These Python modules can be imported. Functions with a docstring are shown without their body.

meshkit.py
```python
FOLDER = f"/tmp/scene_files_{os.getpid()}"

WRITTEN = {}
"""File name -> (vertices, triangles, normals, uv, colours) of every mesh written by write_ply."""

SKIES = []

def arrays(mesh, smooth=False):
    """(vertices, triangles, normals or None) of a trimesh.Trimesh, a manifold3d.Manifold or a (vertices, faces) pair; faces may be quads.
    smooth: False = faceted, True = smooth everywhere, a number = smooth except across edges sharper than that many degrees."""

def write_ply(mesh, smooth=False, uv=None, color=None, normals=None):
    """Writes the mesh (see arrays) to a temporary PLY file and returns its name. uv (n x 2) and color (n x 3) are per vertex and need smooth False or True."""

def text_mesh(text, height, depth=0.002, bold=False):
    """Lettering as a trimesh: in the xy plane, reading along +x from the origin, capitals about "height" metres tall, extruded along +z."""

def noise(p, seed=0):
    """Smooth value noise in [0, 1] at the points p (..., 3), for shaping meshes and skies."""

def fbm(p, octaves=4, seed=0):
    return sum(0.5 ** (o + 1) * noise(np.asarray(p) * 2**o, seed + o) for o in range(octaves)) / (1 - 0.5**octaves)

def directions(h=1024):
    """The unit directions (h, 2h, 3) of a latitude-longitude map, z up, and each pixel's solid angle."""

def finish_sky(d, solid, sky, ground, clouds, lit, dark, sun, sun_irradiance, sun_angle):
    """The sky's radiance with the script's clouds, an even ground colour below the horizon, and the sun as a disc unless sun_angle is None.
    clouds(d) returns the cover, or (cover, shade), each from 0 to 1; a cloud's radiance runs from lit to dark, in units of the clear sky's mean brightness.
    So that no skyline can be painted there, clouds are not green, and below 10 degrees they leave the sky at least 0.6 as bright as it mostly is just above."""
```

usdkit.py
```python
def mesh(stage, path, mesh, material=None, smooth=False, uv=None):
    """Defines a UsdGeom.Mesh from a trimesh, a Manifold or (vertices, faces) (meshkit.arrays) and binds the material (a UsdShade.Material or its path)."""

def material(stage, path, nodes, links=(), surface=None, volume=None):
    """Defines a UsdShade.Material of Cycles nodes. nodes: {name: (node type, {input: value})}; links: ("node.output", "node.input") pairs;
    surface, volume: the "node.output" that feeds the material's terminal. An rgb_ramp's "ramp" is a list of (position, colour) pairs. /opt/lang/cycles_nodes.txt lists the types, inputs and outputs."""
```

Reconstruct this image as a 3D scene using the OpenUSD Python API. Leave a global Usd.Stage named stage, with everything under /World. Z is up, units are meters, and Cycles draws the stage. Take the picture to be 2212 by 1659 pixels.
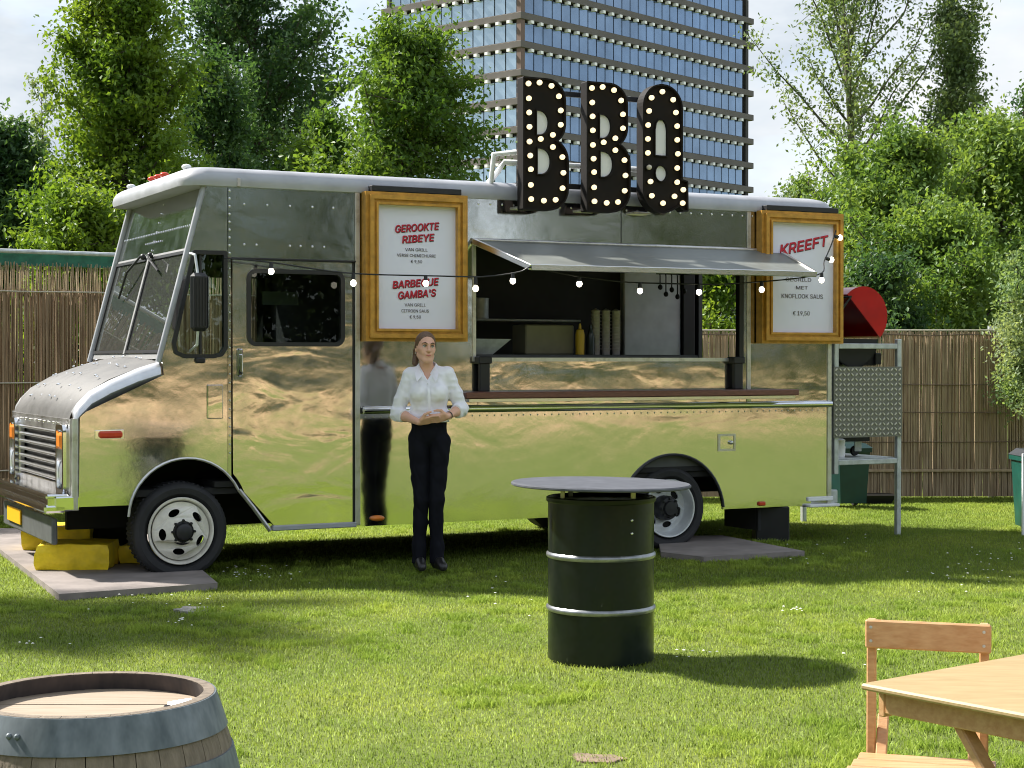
import math
import numpy as np
import trimesh
import shapely
from shapely.geometry import Polygon, Point, box as sbox
from shapely import affinity
import manifold3d as m3
from pxr import Usd, UsdGeom, UsdLux, UsdShade, Sdf, Gf, Vt
import usdkit
import meshkit

PI = math.pi
stage = Usd.Stage.CreateInMemory()
UsdGeom.SetStageUpAxis(stage, UsdGeom.Tokens.z)
UsdGeom.SetStageMetersPerUnit(stage, 1.0)
UsdGeom.Xform.Define(stage, '/World')
UsdGeom.Scope.Define(stage, '/World/Looks')

# ------------------------------------------------------------------ camera, sky, sun, exposure
EYE, PITCH, FOCAL = 1.51, math.degrees(math.atan(49.5 / 3700.0)), 36.0 * 3700.0 / 2212.0
cam = UsdGeom.Camera.Define(stage, '/World/camera')
cam.AddTranslateOp().Set(Gf.Vec3d(0, 0, EYE))
cam.AddRotateXOp().Set(90.0 - PITCH)
cam.CreateFocalLengthAttr(FOCAL)
cam.CreateHorizontalApertureAttr(36.0)
cam.CreateVerticalApertureAttr(27.0)
cam.CreateClippingRangeAttr(Gf.Vec2f(0.1, 5000))
cam.CreateExposureAttr(EXPO := 1.58)

SUN = np.array([-0.80, 0.36, 0.90]); SUN = SUN / np.linalg.norm(SUN)
SUN_EL, SUN_ROT = math.asin(SUN[2]), math.atan2(SUN[0], SUN[1])
CLOUD = 3.05
usdkit.material(stage, '/World/Looks/sky_clouds', {
    'sky': ('sky_texture', {'sky_type': 'single_scattering', 'sun_disc': False, 'sun_elevation': SUN_EL, 'sun_rotation': SUN_ROT,
                            'air_density': 1.0, 'aerosol_density': 1.2, 'ozone_density': 1.5}),
    'tc': ('texture_coordinate', {}),
    'map': ('mapping', {'scale': (1.0, 1.0, 2.4), 'location': (0.35, 0.1, 0.2)}),
    'n1': ('noise_texture', {'scale': 3.2, 'detail': 8.0, 'roughness': 0.55, 'distortion': 0.4}),
    'r1': ('rgb_ramp', {'ramp': [(0.0, (0.45, 0.45, 0.45)), (0.40, (0.62, 0.62, 0.62)), (0.55, (1, 1, 1)), (1.0, (1, 1, 1))]}),
    'n2': ('noise_texture', {'scale': 6.0, 'detail': 6.0, 'roughness': 0.55}),
    'r2': ('rgb_ramp', {'ramp': [(0.30, (CLOUD * 0.50, CLOUD * 0.61, CLOUD * 0.76)), (0.55, (CLOUD * 0.90, CLOUD * 0.97, CLOUD * 1.04)), (0.75, (CLOUD * 1.1, CLOUD * 1.12, CLOUD * 1.14))]}),
    'mix': ('mix', {'mix_type': 'mix'}),
    'bg': ('background_shader', {'strength': 0.10}),
}, [('tc.generated', 'map.vector'), ('map.vector', 'n1.vector'), ('n1.fac', 'r1.fac'), ('map.vector', 'n2.vector'), ('n2.fac', 'r2.fac'),
    ('r1.color', 'mix.fac'), ('sky.color', 'mix.color1'), ('r2.color', 'mix.color2'), ('mix.color', 'bg.color')], surface='bg.background')
sky = UsdLux.DomeLight.Define(stage, '/World/sky')
UsdShade.MaterialBindingAPI.Apply(sky.GetPrim()).Bind(UsdShade.Material.Get(stage, '/World/Looks/sky_clouds'))
sky.GetPrim().SetCustomDataByKey('kind', 'structure')
sun = UsdLux.DistantLight.Define(stage, '/World/sun')
sun.CreateIntensityAttr(0.92); sun.CreateAngleAttr(3.0); sun.CreateNormalizeAttr(True)
sun.CreateColorAttr(Gf.Vec3f(1.0, 0.95, 0.87))
q_ = trimesh.geometry.align_vectors([0, 0, -1], -SUN)
sun.AddTransformOp().Set(Gf.Matrix4d(*[[float(q_[j][i]) for j in range(4)] for i in range(4)]))

# ------------------------------------------------------------------ naming and object helpers
_used = {}
def numbered(parent, name):
    k = (str(parent), name); n = _used.get(k, -1) + 1; _used[k] = n
    return f'{parent}/{name}' + ('' if n == 0 else f'_{n:03d}')

def tag(p, label=None, category=None, group=None, kind=None):
    p = p.GetPrim() if hasattr(p, 'GetPrim') else p
    for k, v in (('label', label), ('category', category), ('group', group), ('kind', kind)):
        if v: p.SetCustomDataByKey(k, v)
    return p

def thing(name, label=None, category=None, loc=(0, 0, 0), rotz=0.0, group=None, kind=None):
    x = UsdGeom.Xform.Define(stage, numbered('/World', name))
    x.AddTranslateOp().Set(Gf.Vec3d(*map(float, loc)))
    if rotz: x.AddRotateZOp().Set(float(math.degrees(rotz)))
    return tag(x, label, category, group, kind)

def obj(name, mesh, mat, parent=None, smooth=False, label=None, category=None, group=None, kind=None):
    path = numbered(parent.GetPath() if parent is not None else '/World', name)
    m = usdkit.mesh(stage, path, mesh, mat, smooth)
    return tag(m, label, category, group, kind)

def dup(src, name, loc, rotz=0.0, label=None, group=None, category=None):
    x = UsdGeom.Xform.Define(stage, numbered('/World', name))
    x.GetPrim().GetReferences().AddInternalReference(src.GetPath())
    x.GetPrim().SetInstanceable(True)
    x.ClearXformOpOrder()
    x.AddTranslateOp().Set(Gf.Vec3d(*map(float, loc)))
    x.AddRotateZOp().Set(float(math.degrees(rotz)))
    return tag(x, label, category, group)

# ------------------------------------------------------------------ mesh helpers
def cat(*ms):
    out = []
    for m in ms:
        out += m if isinstance(m, list) else [m]
    return trimesh.util.concatenate(out)

def cbox(x0, x1, y0, y1, z0, z1, b=0.0):
    if b <= 0:
        m = trimesh.creation.box([x1 - x0, y1 - y0, z1 - z0]); m.apply_translation([(x0 + x1) / 2, (y0 + y1) / 2, (z0 + z1) / 2]); return m
    b = min(b, (x1 - x0) * .45, (y1 - y0) * .45, (z1 - z0) * .45)
    pts = []
    for x, sx in ((x0, 1), (x1, -1)):
        for y, sy in ((y0, 1), (y1, -1)):
            for z, sz in ((z0, 1), (z1, -1)):
                pts += [(x, y + sy * b, z + sz * b), (x + sx * b, y, z + sz * b), (x + sx * b, y + sy * b, z)]
    return trimesh.convex.convex_hull(np.array(pts))

def beam(p, q, w, h, b=0.004, up=(0, 0, 1)):
    """a bevelled bar from p to q, w wide and h high"""
    p, q = np.array(p, float), np.array(q, float); L = np.linalg.norm(q - p); x = (q - p) / L
    u = np.array(up, float); y = np.cross(u, x)
    if np.linalg.norm(y) < 1e-6: y = np.cross([1, 0, 0], x)
    y /= np.linalg.norm(y); z = np.cross(x, y)
    m = cbox(0, L, -w / 2, w / 2, -h / 2, h / 2, b); T = np.eye(4); T[:3, 0], T[:3, 1], T[:3, 2], T[:3, 3] = x, y, z, p
    m.apply_transform(T); return m

def tube(pts, r, n=8, cap=True):
    pts = np.array(pts, float); k = len(pts); r = np.broadcast_to(np.asarray(r, float), (k,))
    t = np.gradient(pts, axis=0); t /= np.linalg.norm(t, axis=1, keepdims=True) + 1e-12
    u = np.cross(t[0], [0, 0, 1.0]);
    if np.linalg.norm(u) < 1e-3: u = np.cross(t[0], [1.0, 0, 0])
    u /= np.linalg.norm(u); V = []
    for i in range(k):
        u = u - t[i] * np.dot(u, t[i]); u /= np.linalg.norm(u) + 1e-12; w = np.cross(t[i], u)
        a = np.arange(n) / n * 2 * PI
        V.append(pts[i] + r[i] * (np.cos(a)[:, None] * u + np.sin(a)[:, None] * w))
    V = np.vstack(V); F = []
    for i in range(k - 1):
        for j in range(n):
            a, b = i * n + j, i * n + (j + 1) % n
            F += [(a, b, b + n), (a, b + n, a + n)]
    if cap:
        V = np.vstack([V, pts[0], pts[-1]]); c0, c1 = len(V) - 2, len(V) - 1
        for j in range(n):
            F += [(c0, (j + 1) % n, j), (c1, (k - 1) * n + j, (k - 1) * n + (j + 1) % n)]
    return trimesh.Trimesh(V, np.array(F), process=False)

def lathe(profile, n=48, center=(0, 0, 0), axis='z', arc=2 * PI):
    """profile: (radius, height) pairs; revolved about the axis"""
    pr = np.array(profile, float); k = len(pr); a = np.arange(n) / n * 2 * PI
    V = np.stack([pr[:, 0][:, None] * np.cos(a), pr[:, 0][:, None] * np.sin(a), np.broadcast_to(pr[:, 1][:, None], (k, n))], -1).reshape(-1, 3)
    F = []
    for i in range(k - 1):
        for j in range(n):
            p, q = i * n + j, i * n + (j + 1) % n
            if pr[i, 0] > 1e-9: F.append((p, q, q + n))
            if pr[i + 1, 0] > 1e-9: F.append((p, q + n, p + n))
            if pr[i, 0] <= 1e-9: F.append((p, q + n, p + n)) if False else None
    F = np.array([f for f in F if f is not None])
    if axis == 'y': V = V[:, [0, 2, 1]] * [1, -1, 1]      # height runs towards -y
    if axis == 'x': V = V[:, [2, 0, 1]]
    m = trimesh.Trimesh(V + np.array(center), F, process=False); return m

def prism(poly, y0, y1):
    """a polygon in (x, z) made solid between y0 and y1"""
    out = []
    for g in getattr(poly, 'geoms', [poly]):
        m = trimesh.creation.extrude_polygon(g, y1 - y0, engine='earcut')
        v = m.vertices; m2 = trimesh.Trimesh(np.stack([v[:, 0], v[:, 2] + y0, v[:, 1]], 1), m.faces[:, ::-1], process=False); out.append(m2)
    return trimesh.util.concatenate(out)

def slab(poly, z0, z1):
    out = []
    for g in getattr(poly, 'geoms', [poly]):
        m = trimesh.creation.extrude_polygon(g, z1 - z0, engine='earcut'); m.apply_translation([0, 0, z0]); out.append(m)
    return trimesh.util.concatenate(out)

def prism_yz(poly, x0, x1):
    """a polygon in (y, z) made solid between x0 and x1"""
    out = []
    for g in getattr(poly, 'geoms', [poly]):
        m = trimesh.creation.extrude_polygon(g, x1 - x0, engine='earcut'); v = m.vertices
        out.append(trimesh.Trimesh(np.stack([v[:, 2] + x0, v[:, 0], v[:, 1]], 1), m.faces, process=False))
    return trimesh.util.concatenate(out)

def rrect(x0, x1, z0, z1, r, n=6):
    return sbox(x0 + r, z0 + r, x1 - r, z1 - r).buffer(r, quad_segs=n)

def loft(rings):
    """closed rings of equal length, bottom to top, capped"""
    k, n = len(rings), len(rings[0]); V = np.vstack(rings); F = []
    for i in range(k - 1):
        for j in range(n):
            a, b = i * n + j, i * n + (j + 1) % n
            F += [(a, b, b + n), (a, b + n, a + n)]
    V = np.vstack([V, np.mean(rings[0], 0), np.mean(rings[-1], 0)])
    for j in range(n):
        F += [(k * n, (j + 1) % n, j), (k * n + 1, (k - 1) * n + j, (k - 1) * n + (j + 1) % n)]
    return trimesh.Trimesh(V, np.array(F), process=False)

def ball(c, r, sub=2):
    m = trimesh.creation.icosphere(sub, 1.0); m.apply_scale(r); m.apply_translation(c); return m

def studs(points, r, n, normal=(0, -1, 0)):
    """small domed rivets standing on a surface"""
    T = trimesh.geometry.align_vectors([0, 0, 1], normal); base = lathe([(r, 0), (r * .8, r * .4), (0, r * .6)], n)
    base.apply_transform(T); out = []
    for p in points:
        b = base.copy(); b.apply_translation(p); out.append(b)
    return trimesh.util.concatenate(out)

def frame_of(outer, inner): return outer.difference(inner)

# ------------------------------------------------------------------ materials
def lk(name): return '/World/Looks/' + name
def mat(name, color, rough=0.6, metal=0.0, var=0.0, vscale=4.0, vmap=(1, 1, 1), color2=None, bump=0.0, bscale=60.0, bmap=(1, 1, 1), spec=0.5, island=0.0,
        coat=0.0, rvar=0.0, detail=4.0, sheen=0.0, bdetail=3.0):
    nodes = {'p': ('principled_bsdf', {'base_color': color, 'roughness': rough, 'metallic': metal, 'specular_ior_level': spec, 'coat_weight': coat, 'sheen_weight': sheen}), 'g': ('geometry', {})}
    links, c2 = [], color2 if color2 is not None else tuple(max(0, c * (1 - var)) for c in color)
    c1 = color if color2 is not None else tuple(c * (1 + var) for c in color)
    if var or color2 is not None:
        nodes |= {'m': ('mapping', {'scale': vmap}), 'n': ('noise_texture', {'scale': vscale, 'detail': detail, 'roughness': 0.6}), 'r': ('rgb_ramp', {'ramp': [(0.32, c2), (0.68, c1)]})}
        links += [('g.position', 'm.vector'), ('m.vector', 'n.vector'), ('n.fac', 'r.fac')]
        if rvar:
            nodes['rr'] = ('map_range', {'from_min': 0.3, 'from_max': 0.7, 'to_min': rough - rvar, 'to_max': rough + rvar, 'clamp': True})
            links += [('n.fac', 'rr.value'), ('rr.result', 'p.roughness')]
        out = 'r.color'
        if island:
            nodes |= {'ir': ('map_range', {'to_min': 1 - island, 'to_max': 1 + island}), 'im': ('mix', {'mix_type': 'multiply', 'fac': 1.0}), 'ic': ('combine_color', {'color_type': 'rgb'})}
            links += [('g.random_per_island', 'ir.value'), ('ir.result', 'ic.r'), ('ir.result', 'ic.g'), ('ir.result', 'ic.b'), (out, 'im.color1'), ('ic.color', 'im.color2')]
            out = 'im.color'
        links.append((out, 'p.base_color'))
    if bump:
        nodes |= {'bm': ('mapping', {'scale': bmap}), 'bn': ('noise_texture', {'scale': bscale, 'detail': bdetail, 'roughness': 0.5}), 'b': ('bump', {'strength': 1.0, 'distance': bump})}
        links += [('g.position', 'bm.vector'), ('bm.vector', 'bn.vector'), ('bn.fac', 'b.height'), ('b.normal', 'p.normal')]
    usdkit.material(stage, lk(name), nodes, links, surface='p.BSDF'); return lk(name)

def leafmat(name, c1, c2, trans=0.50, scale=1.1):
    """foliage: leaf by leaf and clump by clump variation, light passing through"""
    usdkit.material(stage, lk(name), {
        'g': ('geometry', {}), 'n': ('noise_texture', {'scale': scale, 'detail': 3.0}), 'w': ('math', {'math_type': 'multiply_add', 'value2': 0.55, 'value3': -0.12}),
        'a': ('math', {'math_type': 'add'}), 'h': ('math', {'math_type': 'multiply', 'value2': 0.62}),
        'r': ('rgb_ramp', {'ramp': [(0.12, c2), (0.75, c1)]}),
        'd': ('principled_bsdf', {'roughness': 0.45, 'specular_ior_level': 0.35}), 't': ('translucent_bsdf', {}),
        'tm': ('mix', {'mix_type': 'multiply', 'fac': 1.0, 'color2': (1.3, 1.16, 0.55)}), 'mx': ('mix_closure', {'fac': trans})},
        [('g.position', 'n.vector'), ('g.random_per_island', 'w.value1'), ('n.fac', 'h.value1'), ('w.value', 'a.value1'), ('h.value', 'a.value2'), ('a.value', 'r.fac'),
         ('r.color', 'd.base_color'), ('r.color', 'tm.color1'), ('tm.color', 't.color'), ('d.BSDF', 'mx.closure1'), ('t.BSDF', 'mx.closure2')], surface='mx.closure')
    return lk(name)

def pane(name, tint=(0.75, 0.85, 0.80), ior=1.5, rough=0.0, dust=0.0):
    usdkit.material(stage, lk(name), {'f': ('fresnel', {'IOR': ior}), 't': ('transparent_bsdf', {'color': tint}), 'gl': ('glossy_bsdf', {'color': (0.95, 0.97, 0.97), 'roughness': rough}), 'm': ('mix_closure', {}), 'du': ('diffuse_bsdf', {'color': (0.42, 0.44, 0.40)}), 'md': ('mix_closure', {'fac': dust})},
        [('f.fac', 'm.fac'), ('t.BSDF', 'md.closure1'), ('du.BSDF', 'md.closure2'), ('md.closure', 'm.closure1'), ('gl.BSDF', 'm.closure2')], surface='m.closure')
    return lk(name)

def lamp(name, color, strength):
    usdkit.material(stage, lk(name), {'p': ('principled_bsdf', {'base_color': (0.55, 0.46, 0.32), 'roughness': 0.2, 'emission_color': color, 'emission_strength': strength})}, [], surface='p.BSDF'); return lk(name)

def wavy_metal(name, color, rough, amp, scale, bmap, smudge=0.06, fine=0.0):
    """polished sheet aluminium: slow waves bend what it mirrors, patches of haze"""
    usdkit.material(stage, lk(name), {
        'g': ('geometry', {}), 'm': ('mapping', {'scale': bmap}), 'n': ('noise_texture', {'scale': scale, 'detail': 2.5, 'roughness': 0.45, 'distortion': 0.6}), 'b': ('bump', {'strength': 1.0, 'distance': amp}),
        'n2': ('noise_texture', {'scale': 7.0, 'detail': 6.0, 'roughness': 0.65}), 'r': ('map_range', {'from_min': 0.35, 'from_max': 0.75, 'to_min': rough, 'to_max': rough + smudge, 'clamp': True}),
        'n3': ('noise_texture', {'scale': 22.0, 'detail': 4.0}), 'b2': ('bump', {'strength': 1.0, 'distance': fine}),
        'cr': ('rgb_ramp', {'ramp': [(0.3, tuple(c * 0.93 for c in color)), (0.7, color)]}),
        'p': ('principled_bsdf', {'metallic': 1.0})},
        [('g.position', 'm.vector'), ('m.vector', 'n.vector'), ('n.fac', 'b.height'), ('g.position', 'n2.vector'), ('n2.fac', 'r.value'), ('r.result', 'p.roughness'),
         ('g.position', 'n3.vector'), ('n3.fac', 'b2.height'), ('b.normal', 'b2.normal'), ('b2.normal', 'p.normal'), ('n2.fac', 'cr.fac'), ('cr.color', 'p.base_color')], surface='p.BSDF')
    return lk(name)

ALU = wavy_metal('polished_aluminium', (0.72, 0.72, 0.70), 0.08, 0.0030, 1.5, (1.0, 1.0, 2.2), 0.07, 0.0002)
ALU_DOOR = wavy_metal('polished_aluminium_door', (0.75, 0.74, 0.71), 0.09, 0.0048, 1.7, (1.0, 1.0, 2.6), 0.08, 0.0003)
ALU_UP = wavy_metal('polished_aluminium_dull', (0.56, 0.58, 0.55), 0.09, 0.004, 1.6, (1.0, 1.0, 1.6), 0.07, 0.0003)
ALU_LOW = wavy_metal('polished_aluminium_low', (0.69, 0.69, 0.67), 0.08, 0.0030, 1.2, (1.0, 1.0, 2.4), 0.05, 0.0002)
ALU_MATT = mat('brushed_aluminium', (0.62, 0.61, 0.60), 0.38, 1.0, 0.10, 9.0, bump=0.001, bscale=30, rvar=0.08)
ALU_PAINT = mat('silver_roof_paint', (0.37, 0.38, 0.41), 0.45, 0.2, 0.10, 5.0, bump=0.001, bscale=12, rvar=0.08)
TRIM = mat('bright_trim', (0.86, 0.86, 0.86), 0.22, 1.0, 0.04, 12.0)
CHROME = mat('chrome', (0.85, 0.86, 0.88), 0.08, 1.0, 0.03, 10.0)
GALV = mat('galvanised_steel', (0.50, 0.53, 0.53), 0.5, 0.55, 0.16, 14.0)
BLACK = mat('black_plastic', (0.012, 0.012, 0.014), 0.45, 0, 0.2, 20)
RUBBER = mat('tyre_rubber', (0.016, 0.016, 0.018), 0.75, 0, 0.25, 9.0, bump=0.002, bscale=70)
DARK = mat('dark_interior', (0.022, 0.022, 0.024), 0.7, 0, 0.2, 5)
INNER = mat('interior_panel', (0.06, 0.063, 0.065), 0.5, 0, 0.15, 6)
GREY_PANEL = mat('grey_interior_door', (0.62, 0.64, 0.66), 0.4, 0.3, 0.1, 6)
UNDER = mat('underbody', (0.012, 0.012, 0.012), 0.9, 0, 0.2, 8)
AMBER = mat('amber_lens', (0.75, 0.22, 0.03), 0.2, 0, 0.1, 30)
RED_LENS = mat('red_lens', (0.55, 0.05, 0.02), 0.2, 0, 0.1, 30)
LENS = mat('headlight_lens', (0.55, 0.58, 0.60), 0.08, 0.6, 0.1, 30)
RIM = mat('wheel_paint', (0.72, 0.69, 0.62), 0.45, 0, 0.14, 9.0)
RIM_REAR = mat('wheel_paint_grey', (0.62, 0.64, 0.65), 0.35, 0.3, 0.12, 9.0)
GLASS = pane('window_glass')
GLASS_DUSTY = pane('windscreen_glass', dust=0.09)
GLASS_DARK = pane('window_glass_dim', (0.45, 0.50, 0.48), 1.38)
GOLD = mat('gilt_frame', (0.52, 0.27, 0.045), 0.42, 0.25, 0.22, 14.0, bump=0.0006, bscale=90)
PAPER = mat('menu_paper', (0.76, 0.76, 0.90), 0.5, 0, 0.02, 3)
INK_RED = mat('red_ink', (0.52, 0.012, 0.035), 0.6)
INK_DARK = mat('dark_ink', (0.035, 0.015, 0.025), 0.6)
SIGN_BLACK = mat('sign_black', (0.008, 0.006, 0.005), 0.7, 0, 0.2, 9, spec=.2)
SIGN_WHITE = mat('sign_white', (0.80, 0.80, 0.82), 0.5)
BULB_ON = lamp('bulb_on', (1.0, 0.78, 0.43), 0.55)
BULB_OFF = mat('bulb_off', (0.62, 0.58, 0.5), 0.15)
BULB_STRING = lamp('bulb_string', (1.0, 0.90, 0.72), 1.6)
BROWN = mat('counter_wood', (0.15, 0.06, 0.042), 0.42, 0, 0.3, 6.0, vmap=(4, 4, 30), coat=0.2)
PINE = mat('pale_wood', (0.56, 0.34, 0.17), 0.5, 0, color2=(0.44, 0.23, 0.10), vscale=5.0, vmap=(1.2, 14, 14), bump=0.0005, bscale=30, bmap=(1, 9, 9), coat=0.1)
PINE_TOP = mat('pale_wood_top', (0.37, 0.275, 0.135), 0.55, 0, color2=(0.31, 0.22, 0.10), vscale=3.0, vmap=(3, 16, 16), coat=0.1)
OAK = mat('barrel_oak', (0.27, 0.215, 0.16), 0.8, 0, color2=(0.16, 0.125, 0.09), vscale=9.0, vmap=(5, 5, 0.8), bump=0.002, bscale=40, bmap=(4, 4, .5), island=0.22)
OAK_IN = mat('barrel_charred', (0.035, 0.028, 0.027), 0.85, 0, color2=(0.10, 0.075, 0.065), vscale=7.0, vmap=(3, 3, 1), island=0.35)
OAK_HEAD = mat('barrel_head', (0.44, 0.355, 0.265), 0.75, 0, color2=(0.33, 0.255, 0.18), vscale=7.0, vmap=(1.2, 14, 1), island=0.20, bump=0.001, bscale=30, bmap=(1, 8, 1))
HOOP = mat('barrel_hoop', (0.085, 0.105, 0.12), 0.55, 0.35, color2=(0.17, 0.195, 0.21), vscale=10.0, vmap=(2, 2, .8), rvar=0.12)
DRUM = mat('drum_paint', (0.005, 0.008, 0.006), 0.25, 0, 0.3, 6.0, rvar=.1, bump=0.0012, bscale=9, spec=.32)
usdkit.material(stage, lk('drum_scuffed'), {'g': ('geometry', {}), 'm': ('mapping', {'scale': (9, 9, 2.2)}), 'n': ('noise_texture', {'scale': 5.0, 'detail': 9.0, 'roughness': 0.72}), 'n2': ('noise_texture', {'scale': 7.0, 'detail': 3.0}),
    'r': ('rgb_ramp', {'ramp': [(0.0, (0.004, 0.007, 0.005)), (0.66, (0.006, 0.009, 0.007)), (0.76, (0.075, 0.080, 0.072))]}), 'rr': ('map_range', {'from_min': 0.3, 'from_max': 0.7, 'to_min': 0.16, 'to_max': 0.38, 'clamp': True}),
    'b': ('bump', {'strength': 1.0, 'distance': 0.0022}), 'p': ('principled_bsdf', {'specular_ior_level': 0.32})},
    [('g.position', 'm.vector'), ('m.vector', 'n.vector'), ('n.fac', 'r.fac'), ('r.color', 'p.base_color'), ('g.position', 'n2.vector'), ('n2.fac', 'rr.value'), ('rr.result', 'p.roughness'), ('n2.fac', 'b.height'), ('b.normal', 'p.normal')], surface='p.BSDF')
DRUM = lk('drum_scuffed')
DRUM_EDGE = mat('drum_edge', (0.30, 0.31, 0.32), 0.3, 0.8, 0.2, 20)
TABLE_TOP = mat('table_grey', (0.085, 0.09, 0.105), 0.8, 0.0, 0.14, 12.0, spec=.15)
YELLOW = mat('yellow_sack', (0.92, 0.66, 0.02), 0.5, 0, 0.22, 5.0, bump=0.014, bscale=13)
BOARD = mat('grey_board', (0.22, 0.19, 0.175), 0.8, 0, 0.22, 4.0, bump=0.001, bscale=60)
SOIL = mat('bare_soil', (0.20, 0.145, 0.10), 0.95, 0, 0.25, 12)
STONE = mat('flat_stone', (0.22, 0.215, 0.20), 0.85, 0, 0.2, 12)
REED = mat('reed', (0.74, 0.53, 0.32), 0.7, 0, color2=(0.44, 0.285, 0.165), vscale=2.4, vmap=(7, 7, 1.2), island=0.5)
REED_RIGHT = mat('reed_weathered', (0.86, 0.67, 0.45), 0.7, 0, color2=(0.56, 0.40, 0.25), vscale=2.4, vmap=(7, 7, 1.2), island=0.45)
REED_TOP = mat('reed_pale', (0.72, 0.56, 0.36), 0.7, 0, color2=(0.46, 0.32, 0.18), vscale=2.4, vmap=(7, 7, 1.2), island=0.45)
WIRE = mat('fence_wire', (0.55, 0.50, 0.40), 0.5, 0.4, 0.1, 30)
GREEN_NET = mat('green_net', (0.02, 0.14, 0.09), 0.6, 0, 0.3, 14)
BIN = mat('bin_green', (0.006, 0.032, 0.028), 0.35, 0, 0.15, 8)
BIN2 = mat('bin_green_light', (0.008, 0.075, 0.055), 0.35, 0, 0.15, 8)
RED = mat('red_enamel', (0.42, 0.004, 0.006), 0.28, 0, 0.15, 6, coat=0.4)
GRILL_BLACK = mat('grill_black', (0.010, 0.010, 0.010), 0.5, 0.2, 0.2, 10)
WHITE_PL = mat('white_plastic', (0.78, 0.79, 0.80), 0.4, 0, 0.04, 8)
CHECKER = mat('checker_plate', (0.19, 0.19, 0.17), 0.5, 0.6, 0.08, 10)
BARK = mat('bark', (0.075, 0.06, 0.045), 0.9, 0, 0.3, 8, vmap=(3, 3, .6), bump=0.01, bscale=14, bmap=(3, 3, .5))
BARK_GREEN = mat('bark_green', (0.085, 0.085, 0.05), 0.9, 0, 0.3, 8)
CONCRETE = mat('tower_band', (0.115, 0.102, 0.090), 0.85, 0, 0.10, 0.35)
TOWER_DARK = mat('tower_recess', (0.035, 0.032, 0.030), 0.8)
TOWER_COL = mat('tower_column', (0.15, 0.10, 0.08), 0.8)
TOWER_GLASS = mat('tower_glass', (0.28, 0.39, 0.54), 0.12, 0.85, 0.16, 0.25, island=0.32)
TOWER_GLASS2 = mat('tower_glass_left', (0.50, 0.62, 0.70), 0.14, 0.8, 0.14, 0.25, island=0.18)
TOWER_LIGHT = mat('tower_bracket', (0.85, 0.83, 0.80), 0.6)
LEAF_LIGHT = leafmat('leaf_light', (0.44, 0.56, 0.085), (0.115, 0.215, 0.028))
LEAF_MID = leafmat('leaf_mid', (0.34, 0.47, 0.095), (0.085, 0.175, 0.030))
LEAF_DARK = leafmat('leaf_dark', (0.19, 0.30, 0.095), (0.048, 0.115, 0.044))
LEAF_GREY = leafmat('leaf_grey', (0.388, 0.480, 0.232), (0.116, 0.186, 0.078))
LEAF_FRESH = leafmat('leaf_fresh', (0.44, 0.57, 0.17), (0.12, 0.22, 0.05))
LEAF_PALE = leafmat('leaf_pale', (0.750, 0.750, 0.589), (0.202, 0.310, 0.139))
# ------------------------------------------------------------------ the ground
def px(x, y, z=0.0):
    """the point at height z under a sight line given in a 2212 x 1659 grid (used to lay the plan out)"""
    p = math.radians(PITCH); d = np.array([(x - 1106) / 3700.0, 1.0, -(y - 829.5) / 3700.0])
    d = np.array([d[0], d[1] * math.cos(p) + d[2] * math.sin(p), -d[1] * math.sin(p) + d[2] * math.cos(p)])
    return np.array([0, 0, EYE]) + d * ((z - EYE) / d[2])

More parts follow.
